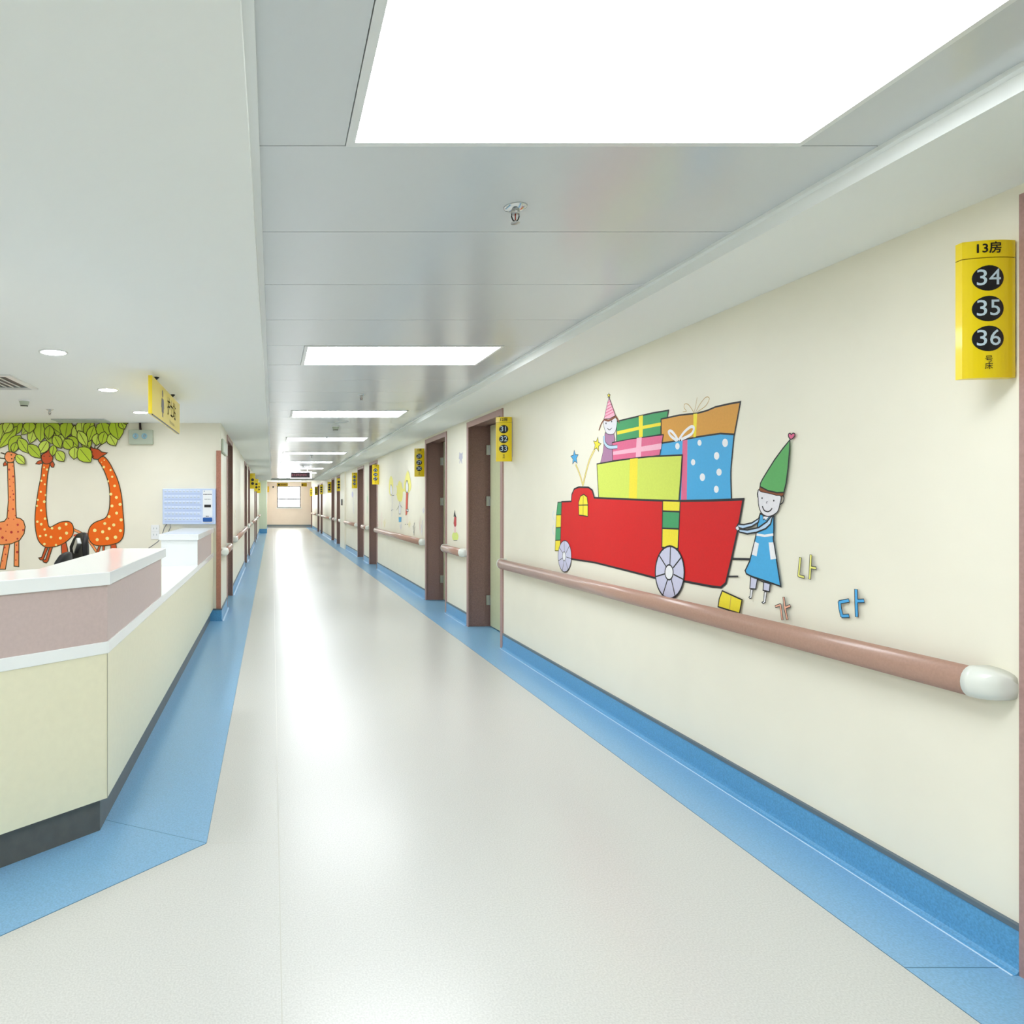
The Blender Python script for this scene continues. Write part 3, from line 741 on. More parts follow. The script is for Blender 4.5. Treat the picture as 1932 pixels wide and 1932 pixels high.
# ------------------------------------------------------------------ wall paintings
def smooth(pts, closed=True, n=5):
    out = []; L = len(pts)
    rng = range(L) if closed else range(L-1)
    for i in rng:
        g = (lambda k: pts[k % L]) if closed else (lambda k: pts[max(0, min(L-1, k))])
        p0, p1, p2, p3 = g(i-1), g(i), g(i+1), g(i+2)
        for j in range(n):
            t = j/n
            out.append(tuple(.5*((2*p1[c])+(-p0[c]+p2[c])*t+(2*p0[c]-5*p1[c]+4*p2[c]-p3[c])*t*t+(-p0[c]+3*p1[c]-3*p2[c]+p3[c])*t**3) for c in (0, 1)))
    if not closed: out.append(pts[-1])
    return out
class Paint:
    """flat paint on a wall: points come in as (u, v) on the wall, in metres"""
    def __init__(s, conv, put, step=.00006):
        s.conv, s.put, s.lay, s.step = conv, put, 1, step
        s.mb = None; s.k = 1
    def new(s): s.mb = MB(); return s
    def P(s, pts): return [s.conv(*p) for p in pts]
    def fill(s, pts, m, sm=False, line=0, lm=None, n=5):
        if sm: pts = smooth(pts, True, n)
        q = s.P(pts); s.mb.face([s.put(a, b, s.lay*s.step) for a, b in q], m); s.lay += 1
        if line: s.stroke_w(q+[q[0]], line, lm or INK)
    def line(s, pts, wd, m=None, sm=True, taper=False):
        if sm and len(pts) > 2: pts = smooth(pts, False)
        s.stroke_w(s.P(pts), wd, m or INK)
    def stroke_w(s, q, wd, m):
        wd *= s.k
        q = [Vector(p) for i, p in enumerate(q) if i == 0 or (Vector(p)-Vector(q[i-1])).length > 1e-5]
        if len(q) < 2: return
        closed = (q[0]-q[-1]).length < 1e-5
        Lf, Rt = [], []; n = len(q)
        for i in range(n):
            a = q[i-1] if i > 0 else (q[-2] if closed else q[0]-(q[1]-q[0]))
            b = q[i+1] if i < n-1 else (q[1] if closed else q[-1]+(q[-1]-q[-2]))
            d1 = (q[i]-a).normalized(); d2 = (b-q[i]).normalized(); t = (d1+d2)
            t = t.normalized() if t.length > 1e-4 else d1
            nrm = Vector((-t.y, t.x)); k = 1/max(.5, abs(nrm.dot(Vector((-d1.y, d1.x)))))
            Lf.append(q[i]+nrm*wd/2*k); Rt.append(q[i]-nrm*wd/2*k)
        h = s.lay*s.step; s.lay += 1
        v = [s.put(p.x, p.y, h) for p in Lf]+[s.put(p.x, p.y, h) for p in Rt]
        s.mb.raw(v, [(i, i+1, n+i+1, n+i) for i in range(n-1)], m)
    def disc(s, u, v, ru, rv, m, line=0, lm=None, n=20):
        s.fill([(u+ru*math.cos(2*math.pi*k/n), v+rv*math.sin(2*math.pi*k/n)) for k in range(n)], m, line=line, lm=lm)
    def dots(s, pts, r, m):
        h = s.lay*s.step; s.lay += 1
        for p in pts:
            rr = p[2] if len(p) > 2 else r; ry = p[3] if len(p) > 3 else rr
            q = s.P([(p[0]+rr*math.cos(k*math.pi/7), p[1]+ry*math.sin(k*math.pi/7)) for k in range(14)])
            s.mb.face([s.put(a, b, h) for a, b in q], m)
    def done(s, name, parent): return s.mb.build(name, parent, fix=False)

def right_conv(ox, oy, sc):
    def f(u, v):
        x, y = ox+u/sc, oy+v/sc
        Y = XR*F/(x-VX); return (Y, EYE-(y-VY)*Y/F)
    return f
def right_put(a, b, h): return (XR-.0004-h, a, b)
def gir_conv(ox, oy, sc):
    def f(u, v):
        x, y = ox+u/sc, oy+v/sc
        return ((x-VX)*YG/F, EYE-(y-VY)*YG/F)
    return f
def gir_put(a, b, h): return (a, YG-.0004-h, b)

RED = paint('red', (214, 24, 28)); GRN = paint('green', (70, 160, 104)); YLW = paint('yellow', (244, 226, 60)); LIME = paint('lime', (212, 226, 96))
PINK = paint('rose', (226, 108, 146)); LPINK = paint('light pink', (246, 186, 206)); ORG = paint('ochre', (218, 158, 66)); SKY = paint('sky blue', (76, 172, 226))
PWHITE = paint('white', (240, 240, 244)); LAV = paint('lavender', (206, 206, 230)); SKIN = paint('pale skin', (232, 230, 236)); MAUVE = paint('mauve', (176, 128, 164))
HAIR = paint('brown hair', (140, 78, 48)); HATG = paint('hat green', (96, 172, 100)); LBL = paint('baby blue', (188, 214, 240)); THINO = paint('thin ochre', (196, 160, 90)); PALEY = paint('pale yellow', (238, 226, 140))

mural = empty('wall_painting', (XR, 4.3, 1.4)); tag(mural, 'painting of a red truck piled with gifts, pushed by a green-hatted child', 'wall painting')
LW = .011
def rput(a, b, h): return (-.0004-h, a-4.3, b-1.4)
p = Paint(right_conv(1020, 720, 4.391), rput); p.k = .8
p.new()   # antenna wands
p.line([(350, 865), (335, 800), (310, 730), (290, 685)], .022, THINO); p.line([(350, 865), (335, 800), (310, 730), (290, 685)], .012, PALEY)
p.line([(350, 860), (385, 720), (410, 640), (450, 560)], .026, THINO); p.line([(350, 860), (385, 720), (410, 640), (450, 560)], .015, PALEY)
def star(cx, cy, ru, rv, rot=0, inner=.45):
    return [(cx+(1 if k % 2 == 0 else inner)*ru*math.sin(rot+k*math.pi/5), cy-(1 if k % 2 == 0 else inner)*rv*math.cos(rot+k*math.pi/5)) for k in range(10)]
p.fill(star(468, 522, 34, 62, .2), YLW, line=.006); p.fill(star(282, 630, 33, 62, -.1), SKY, line=.006)
p.done('star_wands', mural)
# blue dotted gift, ochre gift
p.new()
p.fill([(1002, 510), (1150, 487), (1320, 455), (1490, 430), (1605, 440), (1590, 600), (1578, 760), (1583, 975), (1400, 982), (1150, 988), (990, 612)], SKY)
p.fill([(1178, 487), (1218, 480), (1212, 985), (1165, 985)], PINK)
p.dots([(1135, 535, 18, 28), (1318, 507, 17, 25), (1530, 507, 24, 35), (1460, 615, 22, 32), (1265, 668, 18, 26), (1480, 750, 22, 30), (1342, 792, 22, 32), (1457, 892, 20, 30)], 20, PWHITE)
p.line([(1605, 440), (1590, 600), (1578, 760), (1583, 975)], LW)
p.done('painted_gift', mural)
p.new()
p.fill([(1000, 310), (1150, 278), (1300, 262), (1380, 240), (1450, 210), (1560, 185), (1657, 168), (1608, 437), (1490, 430), (1320, 455), (1150, 487), (1002, 510)], ORG, line=LW)
p.fill([(1268, 268), (1300, 264), (1288, 458), (1268, 462)], YLW)
p.line([(1130, 490), (1080, 450), (1062, 415), (1085, 410), (1120, 450), (1140, 488)], .02, PWHITE)
p.line([(1145, 485), (1190, 420), (1245, 375), (1272, 385), (1250, 435), (1165, 480)], .02, PWHITE)
p.line([(1275, 260), (1230, 195), (1198, 185), (1190, 215), (1210, 245), (1180, 250)], .004, THINO)
p.line([(1285, 258), (1320, 190), (1370, 130), (1400, 140), (1370, 200), (1300, 250)], .004, THINO)
p.line([(1275, 255), (1290, 180), (1300, 130)], .003, THINO)
p.done('painted_gift', mural)
p.new()
p.fill([(630, 330), (800, 290), (930, 260), (1062, 238), (1050, 300), (1000, 310), (998, 440), (632, 500)], GRN, line=LW)
p.fill([(635, 412), (815, 372), (998, 338), (998, 365), (815, 400), (637, 440)], YLW); p.fill([(815, 287), (850, 279), (848, 470), (818, 474)], YLW)
p.done('painted_gift', mural)
p.new()   # girl
p.fill([(535, 425), (605, 420), (620, 480), (602, 520), (603, 660), (498, 674), (520, 580)], MAUVE, line=.005)
p.fill([(528, 320), (625, 300), (632, 370), (610, 430), (560, 435), (535, 400)], SKIN, True, line=.005)
p.line([(525, 312), (570, 322), (622, 290)], .018, HAIR); p.line([(525, 318), (502, 355), (485, 405)], .012, HAIR); p.line([(618, 278), (640, 310), (655, 345)], .012, HAIR)
p.fill([(568, 130), (598, 210), (622, 282), (580, 305), (528, 312), (545, 230)], LPINK, line=.006)
for t in (.25, .42, .58, .74, .9):
    p.line([(568-40*t, 130+180*t), (568+52*t, 130+130*t)], .007, PINK, sm=False)
p.fill(star(568, 115, 14, 20), YLW, line=.004)
p.dots([(545, 345, 4, 8), (592, 330, 4, 8)], 5, INK); p.line([(556, 385), (574, 400), (594, 383)], .006)
p.done('painted_girl', mural)
p.new()
p.fill([(597, 505), (750, 475), (1020, 440), (990, 612), (800, 632), (600, 655)], PINK, line=LW*.7)
p.fill([(604, 580), (800, 545), (1008, 510), (1002, 560), (800, 585), (605, 608)], LPINK); p.fill([(800, 468), (842, 460), (835, 628), (792, 633)], LPINK)
p.line([(530, 450), (534, 505), (570, 542), (640, 540)], .034, INK); p.line([(530, 450), (534, 505), (570, 542), (640, 540)], .024, LBL)
p.done('painted_gift', mural)
p.new()
p.fill([(470, 683), (600, 660), (740, 640), (900, 622), (1177, 608), (1165, 800), (1150, 988), (485, 965), (476, 800)], LIME, line=LW)
p.fill([(745, 641), (810, 633), (802, 975), (735, 973)], YLW)
p.done('painted_gift', mural)
p.new()   # truck body
p.fill([(178, 995), (258, 992), (262, 935), (282, 890), (320, 874), (400, 876), (432, 900), (448, 962), (800, 978), (1120, 990), (1400, 985), (1685, 975), (1660, 1120), (1640, 1230), (1590, 1460), (1540, 1670), (1500, 1705), (1420, 1697), (1200, 1655), (960, 1628), (700, 1560), (450, 1498), (262, 1470), (165, 1400), (170, 1180)], RED, line=.015)
for a, b, m_ in ((990, 1078, YLW), (1078, 1220, GRN), (1220, 1380, YLW)):
    xl = lambda v: 1017-(v-990)*.018; xr = lambda v: 1162-(v-990)*.045
    p.fill([(xl(a), a-5), (xr(a), a), (xr(b), b+4), (xl(b), b-6)], m_, line=.011)
for a, b, m_ in ((1000, 1105, GRN), (1105, 1210, YLW), (1210, 1315, GRN), (1315, 1402, YLW)):
    xl = lambda v: 138-(v-1000)*.035+(8 if v < 1010 else 0); xr = lambda v: 178-(v-1000)*.03
    p.fill([(xl(a), a), (xr(a), a-2), (xr(b), b), (xl(b), b)], m_, line=.008)
p.line([(115, 1070), (105, 1110), (118, 1150)], .005, LBL); p.line([(112, 1190), (104, 1230), (116, 1270)], .005, LBL)
p.line([(1585, 1468), (1745, 1472)], .013, sm=False); p.line([(1550, 1615), (1645, 1614)], .010, sm=False)
truck = p.done('painted_truck', mural)
p.new(); p.fill([(322, 1105), (320, 1000), (335, 950), (362, 934), (390, 955), (397, 1010), (397, 1118), (360, 1110)], YLW, line=.009)
p.line([(321, 1024), (397, 1022)], .009, sm=False); p.line([(358, 936), (357, 1110)], .006, sm=False); p.done('painted_window', truck)
for cx, cy, ru, rv, hu, hv, a0 in ((205, 1447, 55, 130, 13, 38, .15), (1078, 1580, 120, 217, 34, 62, .28)):
    p.new(); p.disc(cx, cy, ru, rv, LAV, line=.013 if ru > 60 else .008, n=32)
    for k in range(7):
        t = a0+k*2*math.pi/7
        p.line([(cx+hu*math.cos(t), cy+hv*math.sin(t)), (cx+ru*math.cos(t), cy+rv*math.sin(t))], .010 if ru > 60 else .006, sm=False)
    p.disc(cx-5, cy, hu, hv, PWHITE, line=.010 if ru > 60 else .006); p.done('painted_wheel', truck)
p.new(); p.fill([(1515, 1733), (1680, 1808), (1658, 1920), (1480, 1865), (1490, 1800)], YLW, line=.009); p.line([(1590, 1770), (1575, 1890)], .005, THINO, sm=False); p.done('painted_parcel', mural)
# boy
p.conv = right_conv(1300, 780, 4.6)
p.new()
for L in ([(548, 1415), (605, 1438), (590, 1525), (540, 1520)], [(660, 1462), (717, 1478), (710, 1548), (655, 1535)]): p.fill(L, LAV, line=.007)
p.line([(605, 1440), (660, 1465)], .006, sm=False)
for L in ([(548, 1527), (568, 1527), (556, 1602), (540, 1608), (532, 1596), (542, 1588)], [(667, 1548), (688, 1548), (676, 1640), (655, 1652), (646, 1640), (660, 1632)]): p.fill(L, PWHITE, line=.005)
p.fill([(632, 868), (660, 885), (750, 892), (750, 1000), (745, 1090), (770, 1250), (810, 1502), (700, 1462), (550, 1412), (510, 1392), (500, 1365), (540, 1280), (580, 1120), (600, 1030), (612, 930)], SKY, line=.009)
p.fill([(585, 1112), (620, 1130), (600, 1240), (558, 1225)], PWHITE); p.fill([(705, 1120), (745, 1118), (770, 1262), (722, 1268)], PWHITE)
p.fill([(600, 1040), (670, 1052), (745, 1040), (746, 1064), (670, 1072), (598, 1062)], PWHITE); p.fill([(655, 892), (712, 892), (682, 930), (668, 915), (658, 925)], PWHITE, line=.004)
p.fill([(625, 908), (560, 950), (490, 965), (438, 962), (425, 985), (480, 1002), (560, 980), (615, 945)], LBL, line=.009)
p.fill([(740, 895), (722, 960), (680, 1000), (600, 1032), (520, 1045), (452, 1030), (440, 1005), (520, 1012), (620, 990), (690, 940), (725, 895)], LBL, line=.009)
p.fill([(440, 975), (420, 985), (418, 1000), (432, 1018), (452, 1010)], SKIN, line=.004)
p.fill([(622, 660), (615, 740), (622, 810), (645, 865), (690, 893), (740, 885), (785, 850), (803, 790), (812, 715), (740, 680)], SKIN, True, line=.006)
p.line([(808, 720), (830, 712), (840, 740), (828, 775), (802, 792)], .006); p.line([(620, 680), (607, 690), (608, 730)], .004)
p.fill([(630, 632), (700, 672), (780, 690), (842, 686), (834, 712), (818, 720), (800, 712), (775, 712), (740, 702), (700, 692), (665, 686), (640, 680), (624, 668)], HAIR, line=.004)
p.fill([(893, 228), (830, 305), (760, 400), (700, 495), (655, 568), (635, 608), (632, 635), (700, 670), (780, 688), (840, 685), (860, 600), (875, 480), (888, 330)], HATG, line=.008)
p.fill([(895, 222), (880, 200), (880, 180), (893, 172), (905, 183), (918, 172), (934, 176), (932, 198), (912, 220)], PINK, True, line=.006)
p.dots([(650, 735, 6, 8), (752, 757, 6, 8)], 7, INK); p.line([(697, 762), (689, 772), (692, 782)], .004); p.line([(652, 805), (668, 840), (700, 853), (725, 840), (737, 822)], .007)
p.done('painted_child', mural)
# letters on the wall
p.k = .9
p.conv = right_conv(1440, 1040, 8.782)
PK = paint('peach', (240, 178, 152)); BLU = paint('azure', (80, 170, 228)); YL2 = paint('lemon', (240, 236, 130))
for strokes, m_, wd in (([[(648, 112), (634, 260), (620, 405)], [(620, 405), (660, 418), (708, 430)]], YL2, .0085), ([[(825, 68), (815, 260), (805, 458)], [(822, 268), (905, 280)]], YL2, .0085),
                        ([[(242, 915), (318, 888)], [(318, 888), (335, 1010), (350, 1130)]], PK, .0075), ([[(375, 768), (392, 930), (433, 1125)], [(400, 935), (478, 905)]], PK, .0085),
                        ([[(1455, 818), (1305, 845)], [(1305, 845), (1315, 950), (1345, 1075)], [(1345, 1075), (1455, 1070)]], BLU, .0115), ([[(1580, 640), (1585, 850), (1592, 1080)], [(1585, 825), (1708, 822)]], BLU, .0115)):
    p.new()
    for pas, (ww, mm) in enumerate(((wd+.0065, INK), (wd, m_))):
        for st in strokes:
            d0 = .03 if pas == 0 else 0
            a, b = Vector(st[0]), Vector(st[-1]); e = (b-a).normalized()*(5+7*(1-pas))
            q = [tuple(a-e)]+[tuple(x_) for x_ in st[1:-1]]+[tuple(b+e)]
            p.line(q, ww, mm, sm=False)
    p.done('painted_letter', mural)

# ---- second painting: three children with yellow hair
m2 = empty('wall_painting', (XR, 12.3, 1.4)); tag(m2, 'faint wall painting of three yellow-haired children above the second long handrail', 'wall painting')
p = Paint(right_conv(690, 860, 9.2), lambda a, b, h: (-.0004-h, a-12.3, b-1.4), .0002)
SOFTY = paint('soft yellow', (246, 238, 130)); GREYL = paint('grey line', (120, 120, 128)); CORAL = paint('coral', (222, 92, 72)); FAINTP = paint('faint pink', (240, 208, 206))
p.new(); p.fill([(440, 350), (475, 440), (470, 620), (440, 700), (405, 620), (410, 430)], SOFTY, True); p.fill([(440, 500), (462, 560), (460, 650), (440, 680), (424, 620), (426, 540)], PWHITE, True, line=.012, lm=GREYL)
p.line([(452, 680), (462, 800), (452, 940)], .02, LAV); p.line([(455, 690), (495, 685)], .012, GREYL); p.line([(452, 940), (448, 1060)], .01, LAV); p.line([(468, 900), (466, 1040)], .01, LAV); p.dots([(452, 945, 8, 6), (472, 935, 6, 6)], 6, GREYL); p.done('painted_child', m2)
p.new(); p.fill([(590, 430), (640, 560), (640, 740), (600, 800), (550, 740), (545, 560)], SOFTY, True); p.fill(star(600, 600, 90, 150, .3), SOFTY)
p.fill([(592, 790), (612, 900), (608, 1010), (580, 1010), (580, 880)], PWHITE, line=.012, lm=GREYL); p.line([(585, 860), (540, 940)], .01, GREYL); p.line([(605, 860), (640, 900)], .01, GREYL)
p.fill([(575, 1065), (622, 1065), (620, 1145), (577, 1150)], SKY); p.done('painted_child', m2)
p.new(); p.fill([(730, 260), (780, 420), (790, 560), (745, 640), (680, 620), (670, 480)], SOFTY, True); p.fill([(720, 430), (742, 500), (742, 600), (722, 645), (700, 600), (700, 500)], PWHITE, True, line=.02)
p.fill([(705, 640), (740, 640), (735, 760), (730, 950), (712, 1030), (696, 1030), (700, 800)], CORAL, line=.008, lm=HAIR); p.fill([(712, 925), (745, 930), (745, 965), (712, 965)], PWHITE, line=.01)
p.line([(712, 1030), (716, 1180)], .012, FAINTP); p.line([(732, 965), (732, 1180)], .012, FAINTP); p.dots([(692, 1190, 8, 7), (732, 1190, 8, 7)], 7, GREYL); p.done('painted_child', m2)
p.new()
for x_, y_, h_, m_ in ((280, 1240, 260, FAINTP), (335, 1245, 150, PALEY), (950, 1350, 300, FAINTP), (985, 1380, 260, LAV), (845, 1380, 220, GREYL), (1012, 1000, 100, LAV), (765, 1250, 110, PALEY), (225, 1230, 100, FAINTP), (620, 1280, 100, LAV)):
    p.line([(x_, y_), (x_-8, y_-h_*.5), (x_+10, y_-h_)], .016, m_); p.line([(x_, y_-h_*.2), (x_-22, y_-h_*.75)], .010, m_); p.line([(x_, y_-h_*.2), (x_+22, y_-h_*.7)], .010, m_)
p.done('painted_reeds', m2)
# small paintings on the short wall between rooms 12 and 11
m3 = empty('wall_painting', (XR, 8.3, 1.4)); tag(m3, 'small painting of a girl in red with black hair above the short handrail', 'wall painting')
p = Paint(right_conv(690, 860, 9.2), lambda a, b, h: (-.0004-h, a-8.3, b-1.4), .0002)
DKH = paint('black hair', (44, 50, 52))
p.new(); p.fill([(1520, 1335), (1575, 1325), (1608, 1380), (1600, 1450), (1560, 1475), (1515, 1460), (1500, 1390)], paint('yellow green', (216, 230, 130)), True); p.line([(1525, 1468), (1590, 1468)], .006, GREYL)
p.fill([(1532, 1180), (1572, 1180), (1568, 1335), (1535, 1335)], FAINTP); p.fill([(1540, 1060), (1575, 1060), (1575, 1200), (1565, 1225), (1540, 1225), (1528, 1170)], paint('crimson', (196, 70, 76)), line=.005, lm=HAIR)
p.fill([(1548, 935), (1556, 1000), (1572, 1070), (1555, 1060), (1540, 1050), (1525, 1060), (1538, 990)], DKH); p.done('painted_girl', m3)
m4 = empty('wall_painting', (XR, 8.0, 2.0)); tag(m4, 'small grey-lilac rabbit-like painting high on the short wall by room 12', 'wall painting')
p = Paint(right_conv(860, 760, 13.8), lambda a, b, h: (-.0004-h, a-8.0, b-2.0), .0002)
p.new(); p.fill([(95, 1280), (125, 1320), (150, 1320), (180, 1280), (175, 1370), (180, 1440), (160, 1480), (165, 1600), (145, 1560), (130, 1500), (115, 1560), (95, 1590), (105, 1480), (78, 1450), (90, 1370)], paint('grey lilac', (190, 190, 206))); p.done('painted_rabbit', m4)
m5 = empty('wall_painting', (XR, 20, 1.4)); tag(m5, 'pale lavender flower painting on the wall before the pilaster', 'wall painting')
p = Paint(right_conv(600, 860, 8.783), lambda a, b, h: (-.0004-h, a-20, b-1.4), .0002)
p.new(); p.line([(575, 620), (585, 800), (580, 970)], .03, LAV); p.line([(585, 850), (600, 960)], .03, LAV); p.disc(572, 640, 14, 50, LAV); p.done('painted_flower', m5)
m6 = empty('wall_painting', (XR, 16.3, 1.4)); tag(m6, 'thin pale green plant painting between the third and fourth doors', 'wall painting')
p = Paint(right_conv(600, 860, 8.783), lambda a, b, h: (-.0004-h, a-16.3, b-1.4), .0002)
p.new(); p.line([(812, 570), (822, 700), (812, 830), (815, 960)], .03, paint('grey green', (150, 176, 150))); p.disc(818, 720, 10, 70, paint('pale green', (200, 220, 190))); p.done('painted_plant', m6)
# left wall faint painting
m7 = empty('wall_painting', (XL, 12.5, 1.4)); tag(m7, 'faint painting of pale reeds on the desk side wall past its first door', 'wall painting')
def lconv(u, v):
    x, y = 400+u/4.83, 790+v/4.83
    Y = XL*F/(x-VX); return (Y, EYE-(y-VY)*Y/F)
p = Paint(lconv, lambda a, b, h: (.0004+h, a-12.5, b-1.4), .0002)
p.new()
for x_, y0_, y1_, m_ in ((203, 860, 960, GREYL), (222, 800, 930, LAV), (240, 780, 940, FAINTP), (258, 700, 900, LAV), (272, 690, 860, FAINTP), (214, 830, 900, THINO)):
    p.line([(x_, y1_), (x_+2, (y0_+y1_)/2), (x_-1, y0_)], .02, m_)
p.done('painted_reeds', m7)

# ---- giraffe painting
gc = gir_conv(0, 780, 6.0375)
GX0, GZ0 = -2.4, 1.4
g = empty('wall_painting', (GX0, YG, GZ0)); tag(g, 'wall painting of orange spotted giraffes eating green leaves behind the nurse desk', 'wall painting')
p = Paint(gc, lambda a, b, h: (a-GX0, -.0004-h, b-GZ0), .0002)
OR1 = paint('light orange', (250, 152, 90)); OR2 = paint('deep orange', (240, 106, 16)); OR3 = paint('burnt orange', (206, 84, 36)); SP1 = paint('red brown spot', (196, 66, 60)); SP2 = paint('cream yellow spot', (252, 234, 150))
LFG = [paint('leaf green', (188, 212, 58)), paint('leaf green light', (204, 224, 88)), paint('leaf green deep', (178, 202, 48))]; OL = paint('dark line', (74, 66, 40))
gl = .011
def giraffe(parts, name):
    p.new()
    for op in parts: op()
    return p.done(name, g)
random.seed(4)
giraffe([
 lambda: p.fill([(50, 1490), (112, 1485), (62, 1775), (-5, 1775)], OR1, line=gl, lm=OL), lambda: p.fill([(165, 1460), (216, 1450), (215, 1745), (160, 1740)], OR1, line=gl, lm=OL),
 lambda: p.fill([(-90, 1250), (-10, 1240), (50, 1228), (80, 1190), (95, 1000), (90, 760), (85, 560), (158, 560), (170, 720), (175, 860), (180, 1060), (187, 1188), (230, 1195), (268, 1225), (288, 1290), (275, 1370), (225, 1445), (130, 1485), (20, 1497), (-90, 1480)], OR1, line=gl, lm=OL),
 lambda: p.fill([(60, 545), (38, 575), (42, 600), (85, 588)], OR3, line=gl*.8, lm=OL), lambda: p.fill([(112, 435), (108, 400), (132, 364), (146, 410), (140, 438)], OR3, line=gl*.8, lm=OL),
 lambda: p.fill([(110, 432), (150, 445), (200, 468), (196, 485), (165, 505), (158, 545), (115, 560), (75, 545), (55, 500), (70, 450)], OR1, True, line=gl, lm=OL),
 lambda: p.line([(60, 465), (35, 455), (8, 448)], .014, OL), lambda: p.line([(58, 515), (28, 512), (-5, 508)], .014, OL),
 lambda: p.dots([(130, 472, 9), (135, 516, 9)], 9, OL),
 lambda: p.dots([(105, 640, 12), (148, 600, 7), (152, 718, 11), (110, 750, 7), (155, 786, 6), (115, 830, 8), (143, 880, 7), (155, 920, 10), (118, 952, 8), (98, 988, 7), (153, 984, 9), (150, 1090, 11), (96, 1108, 8), (178, 1163, 8), (98, 1196, 9), (158, 1206, 6),
                 (203, 1268, 13), (84, 1270, 8), (8, 1313, 13), (68, 1343, 7), (131, 1353, 15), (207, 1348, 11), (265, 1328, 12), (30, 1414, 15), (72, 1444, 10), (200, 1428, 11), (54, 1527, 11), (190, 1500, 8), (65, 1605, 9), (197, 1580, 14), (182, 1670, 8), (30, 1680, 7)], 9, SP1)], 'painted_giraffe')
giraffe([
 lambda: p.line([(838, 1322), (930, 1368), (1000, 1430), (1105, 1580)], .034, OL), lambda: p.line([(838, 1322), (930, 1368), (1000, 1430), (1105, 1580)], .022, OR1),
 lambda: p.fill([(520, 1515), (552, 1520), (505, 1640), (492, 1672), (460, 1668), (442, 1645), (475, 1640)], OR3, line=gl, lm=OL), lambda: p.fill([(568, 1520), (602, 1515), (550, 1680), (530, 1702), (500, 1695), (484, 1670), (520, 1665)], OR3, line=gl, lm=OL),
 lambda: p.fill([(700, 1495), (752, 1465), (770, 1540), (778, 1625), (705, 1625)], OR3, line=gl, lm=OL),
 lambda: p.fill([(490, 570), (567, 570), (550, 660), (535, 800), (524, 1000), (530, 1130), (542, 1220), (565, 1295), (640, 1262), (700, 1236), (780, 1230), (825, 1262), (840, 1330), (820, 1400), (750, 1465), (680, 1502), (580, 1525), (510, 1518), (440, 1450), (408, 1330), (400, 1200), (412, 1050), (440, 860), (468, 720)], OR2, True, line=gl, lm=OL, n=4),
 lambda: p.fill([(470, 530), (430, 548), (408, 575), (450, 580), (487, 565)], OR3, line=gl*.8, lm=OL), lambda: p.fill([(600, 545), (622, 580), (612, 614), (588, 612), (570, 575)], OR3, line=gl*.8, lm=OL),
 lambda: p.fill([(472, 510), (485, 468), (530, 440), (548, 402), (566, 388), (582, 405), (582, 445), (603, 490), (598, 540), (560, 572), (505, 570)], OR3, True, line=gl, lm=OL),
 lambda: p.dots([(504, 488, 7), (568, 488, 7)], 7, OL),
 lambda: p.dots([(505, 615, 10), (538, 640, 13), (503, 705, 13), (473, 768, 12), (512, 808, 11), (467, 893, 12), (520, 930, 9, 13), (433, 985, 12), (507, 1005, 16), (423, 1052, 12), (470, 1105, 13), (515, 1198, 14), (428, 1233, 14), (472, 1262, 15), (511, 1322, 14), (595, 1307, 15), (680, 1307, 18), (755, 1262, 16), (760, 1363, 18), (460, 1397, 14), (525, 1387, 14), (583, 1408, 15), (690, 1420, 17), (508, 1488, 15), (640, 1498, 13)], 13, SP2)], 'painted_giraffe')
giraffe([
 lambda: p.line([(1010, 1372), (950, 1372), (840, 1392)], .022, OR3),
 lambda: p.fill([(1130, 1500), (1152, 1502), (1125, 1590), (1095, 1592)], OR3, line=gl*.8, lm=OL), lambda: p.fill([(1173, 1502), (1195, 1502), (1190, 1580), (1170, 1580)], OR3, line=gl*.8, lm=OL), lambda: p.fill([(1262, 1490), (1322, 1480), (1340, 1600), (1270, 1600)], OR3, line=gl*.8, lm=OL),
 lambda: p.fill([(1120, 528), (1180, 492), (1240, 550), (1300, 660), (1350, 780), (1388, 950), (1405, 1150), (1416, 1300), (1405, 1400), (1360, 1462), (1280, 1493), (1170, 1508), (1080, 1498), (1025, 1450), (1006, 1370), (1030, 1290), (1090, 1238), (1195, 1195), (1235, 1130), (1252, 1030), (1248, 850), (1215, 720), (1165, 605)], OR2, True, line=gl, lm=OL, n=4),
 lambda: p.line([(1080, 405), (1086, 370), (1094, 340)], .012, OL), lambda: p.line([(1106, 405), (1130, 378), (1152, 356)], .012, OL),
 lambda: p.fill([(1036, 372), (1056, 395), (1080, 400), (1128, 412), (1160, 440), (1226, 450), (1195, 472), (1160, 490), (1120, 525), (1072, 520), (1050, 495), (1035, 440)], OR3, line=gl, lm=OL),
 lambda: p.dots([(1066, 488, 7), (1052, 440, 7)], 7, OL),
 lambda: p.dots([(1190, 533, 8), (1160, 556, 6), (1185, 612, 15), (1262, 645, 13), (1280, 722, 13), (1235, 772, 9, 13), (1308, 826, 15), (1265, 920, 17), (1328, 957, 17), (1370, 1036, 18), (1278, 1054, 17), (1331, 1135, 17), (1245, 1175, 17), (1382, 1212, 18), (1196, 1254, 17), (1298, 1270, 18), (1247, 1312, 17), (1082, 1332, 20), (1172, 1348, 18), (1375, 1335, 17), (1110, 1438, 18), (1224, 1424, 20), (1318, 1410, 20)], 13, SP2)], 'painted_giraffe')
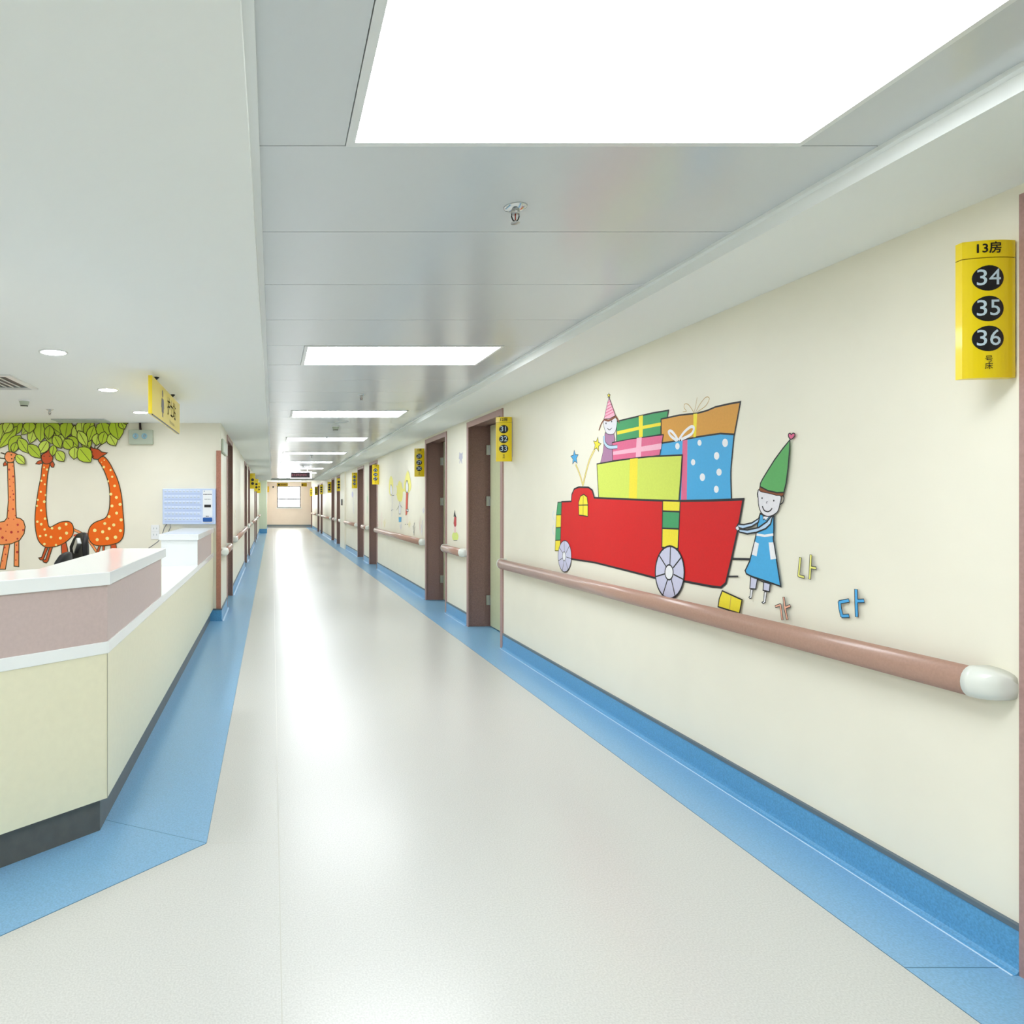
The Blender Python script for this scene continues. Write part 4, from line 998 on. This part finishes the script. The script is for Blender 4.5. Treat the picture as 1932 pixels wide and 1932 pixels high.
# leaves: base -> tip, half width
LV = [(-20, 100, -40, 290, 50), (70, 100, 10, 300, 52), (250, 60, 92, 258, 58), (200, 150, -10, 400, 42), (420, 60, 250, 245, 48), (240, 250, 110, 440, 55), (215, 280, 325, 455, 42), (400, 170, 345, 345, 42), (190, 330, 150, 450, 30),
      (475, 60, 465, 330, 58), (550, 310, 455, 460, 42), (500, 90, 720, 250, 58), (520, 180, 655, 365, 45), (695, 240, 705, 398, 48), (325, 355, 470, 510, 45), (620, 360, 600, 490, 32), (650, 430, 735, 550, 42), (780, 60, 745, 290, 55), (620, 250, 700, 400, 40),
      (850, 140, 935, 330, 50), (780, 270, 900, 385, 42), (740, 300, 830, 410, 46), (860, 380, 848, 525, 46), (960, 290, 1030, 400, 44), (905, 390, 1042, 558, 62), (930, 60, 950, 280, 50), (1050, 60, 985, 290, 45), (1080, 140, 1015, 325, 40),
      (1120, 230, 1105, 370, 42), (1150, 80, 1225, 300, 62), (1200, 210, 1160, 360, 40), (1250, 240, 1325, 372, 46), (1310, 60, 1358, 305, 62), (1380, 80, 1425, 185, 34), (900, 200, 1000, 380, 40), (580, 140, 560, 300, 40), (350, 80, 340, 230, 50), (140, 90, 60, 230, 45), (1440, 90, 1440, 130, 20)]
p.new()
ztop = 110
def leaf(bx_, by_, tx_, ty_, hw_, m_):
    hw_ *= 1.38
    d = Vector((tx_-bx_, ty_-by_)); L = d.length; d.normalize(); n_ = Vector((-d.y, d.x)); pts = []
    for sgn in (1, -1):
        seq = [(0, .0), (.15, .62), (.35, .98), (.55, 1.0), (.75, .72), (.9, .3), (1, 0)]
        seq = seq if sgn == 1 else seq[::-1][1:-1]
        for t, w_ in seq:
            q = Vector((bx_, by_))+d*L*t+n_*hw_*w_*sgn; pts.append((q.x, max(q.y, ztop)))
    clean = []
    for q in pts:
        if not clean or abs(q[0]-clean[-1][0])+abs(q[1]-clean[-1][1]) > 1: clean.append(q)
    p.fill(clean, m_, line=.009, lm=OL)
    b_ = Vector((bx_, by_))+d*L*.12; e_ = Vector((bx_, by_))+d*L*.93
    p.line([(b_.x, max(b_.y, ztop)), (e_.x, e_.y)], .006, OL, sm=False)
for i_, (a, b, c_, d_, e_) in enumerate(LV): leaf(a, b, c_, d_, e_, LFG[i_ % 3])
p.done('painted_leaves', g)
p.new(); leaf(190, 478, 298, 580, 34, LFG[1]); p.done('painted_leaf', g)
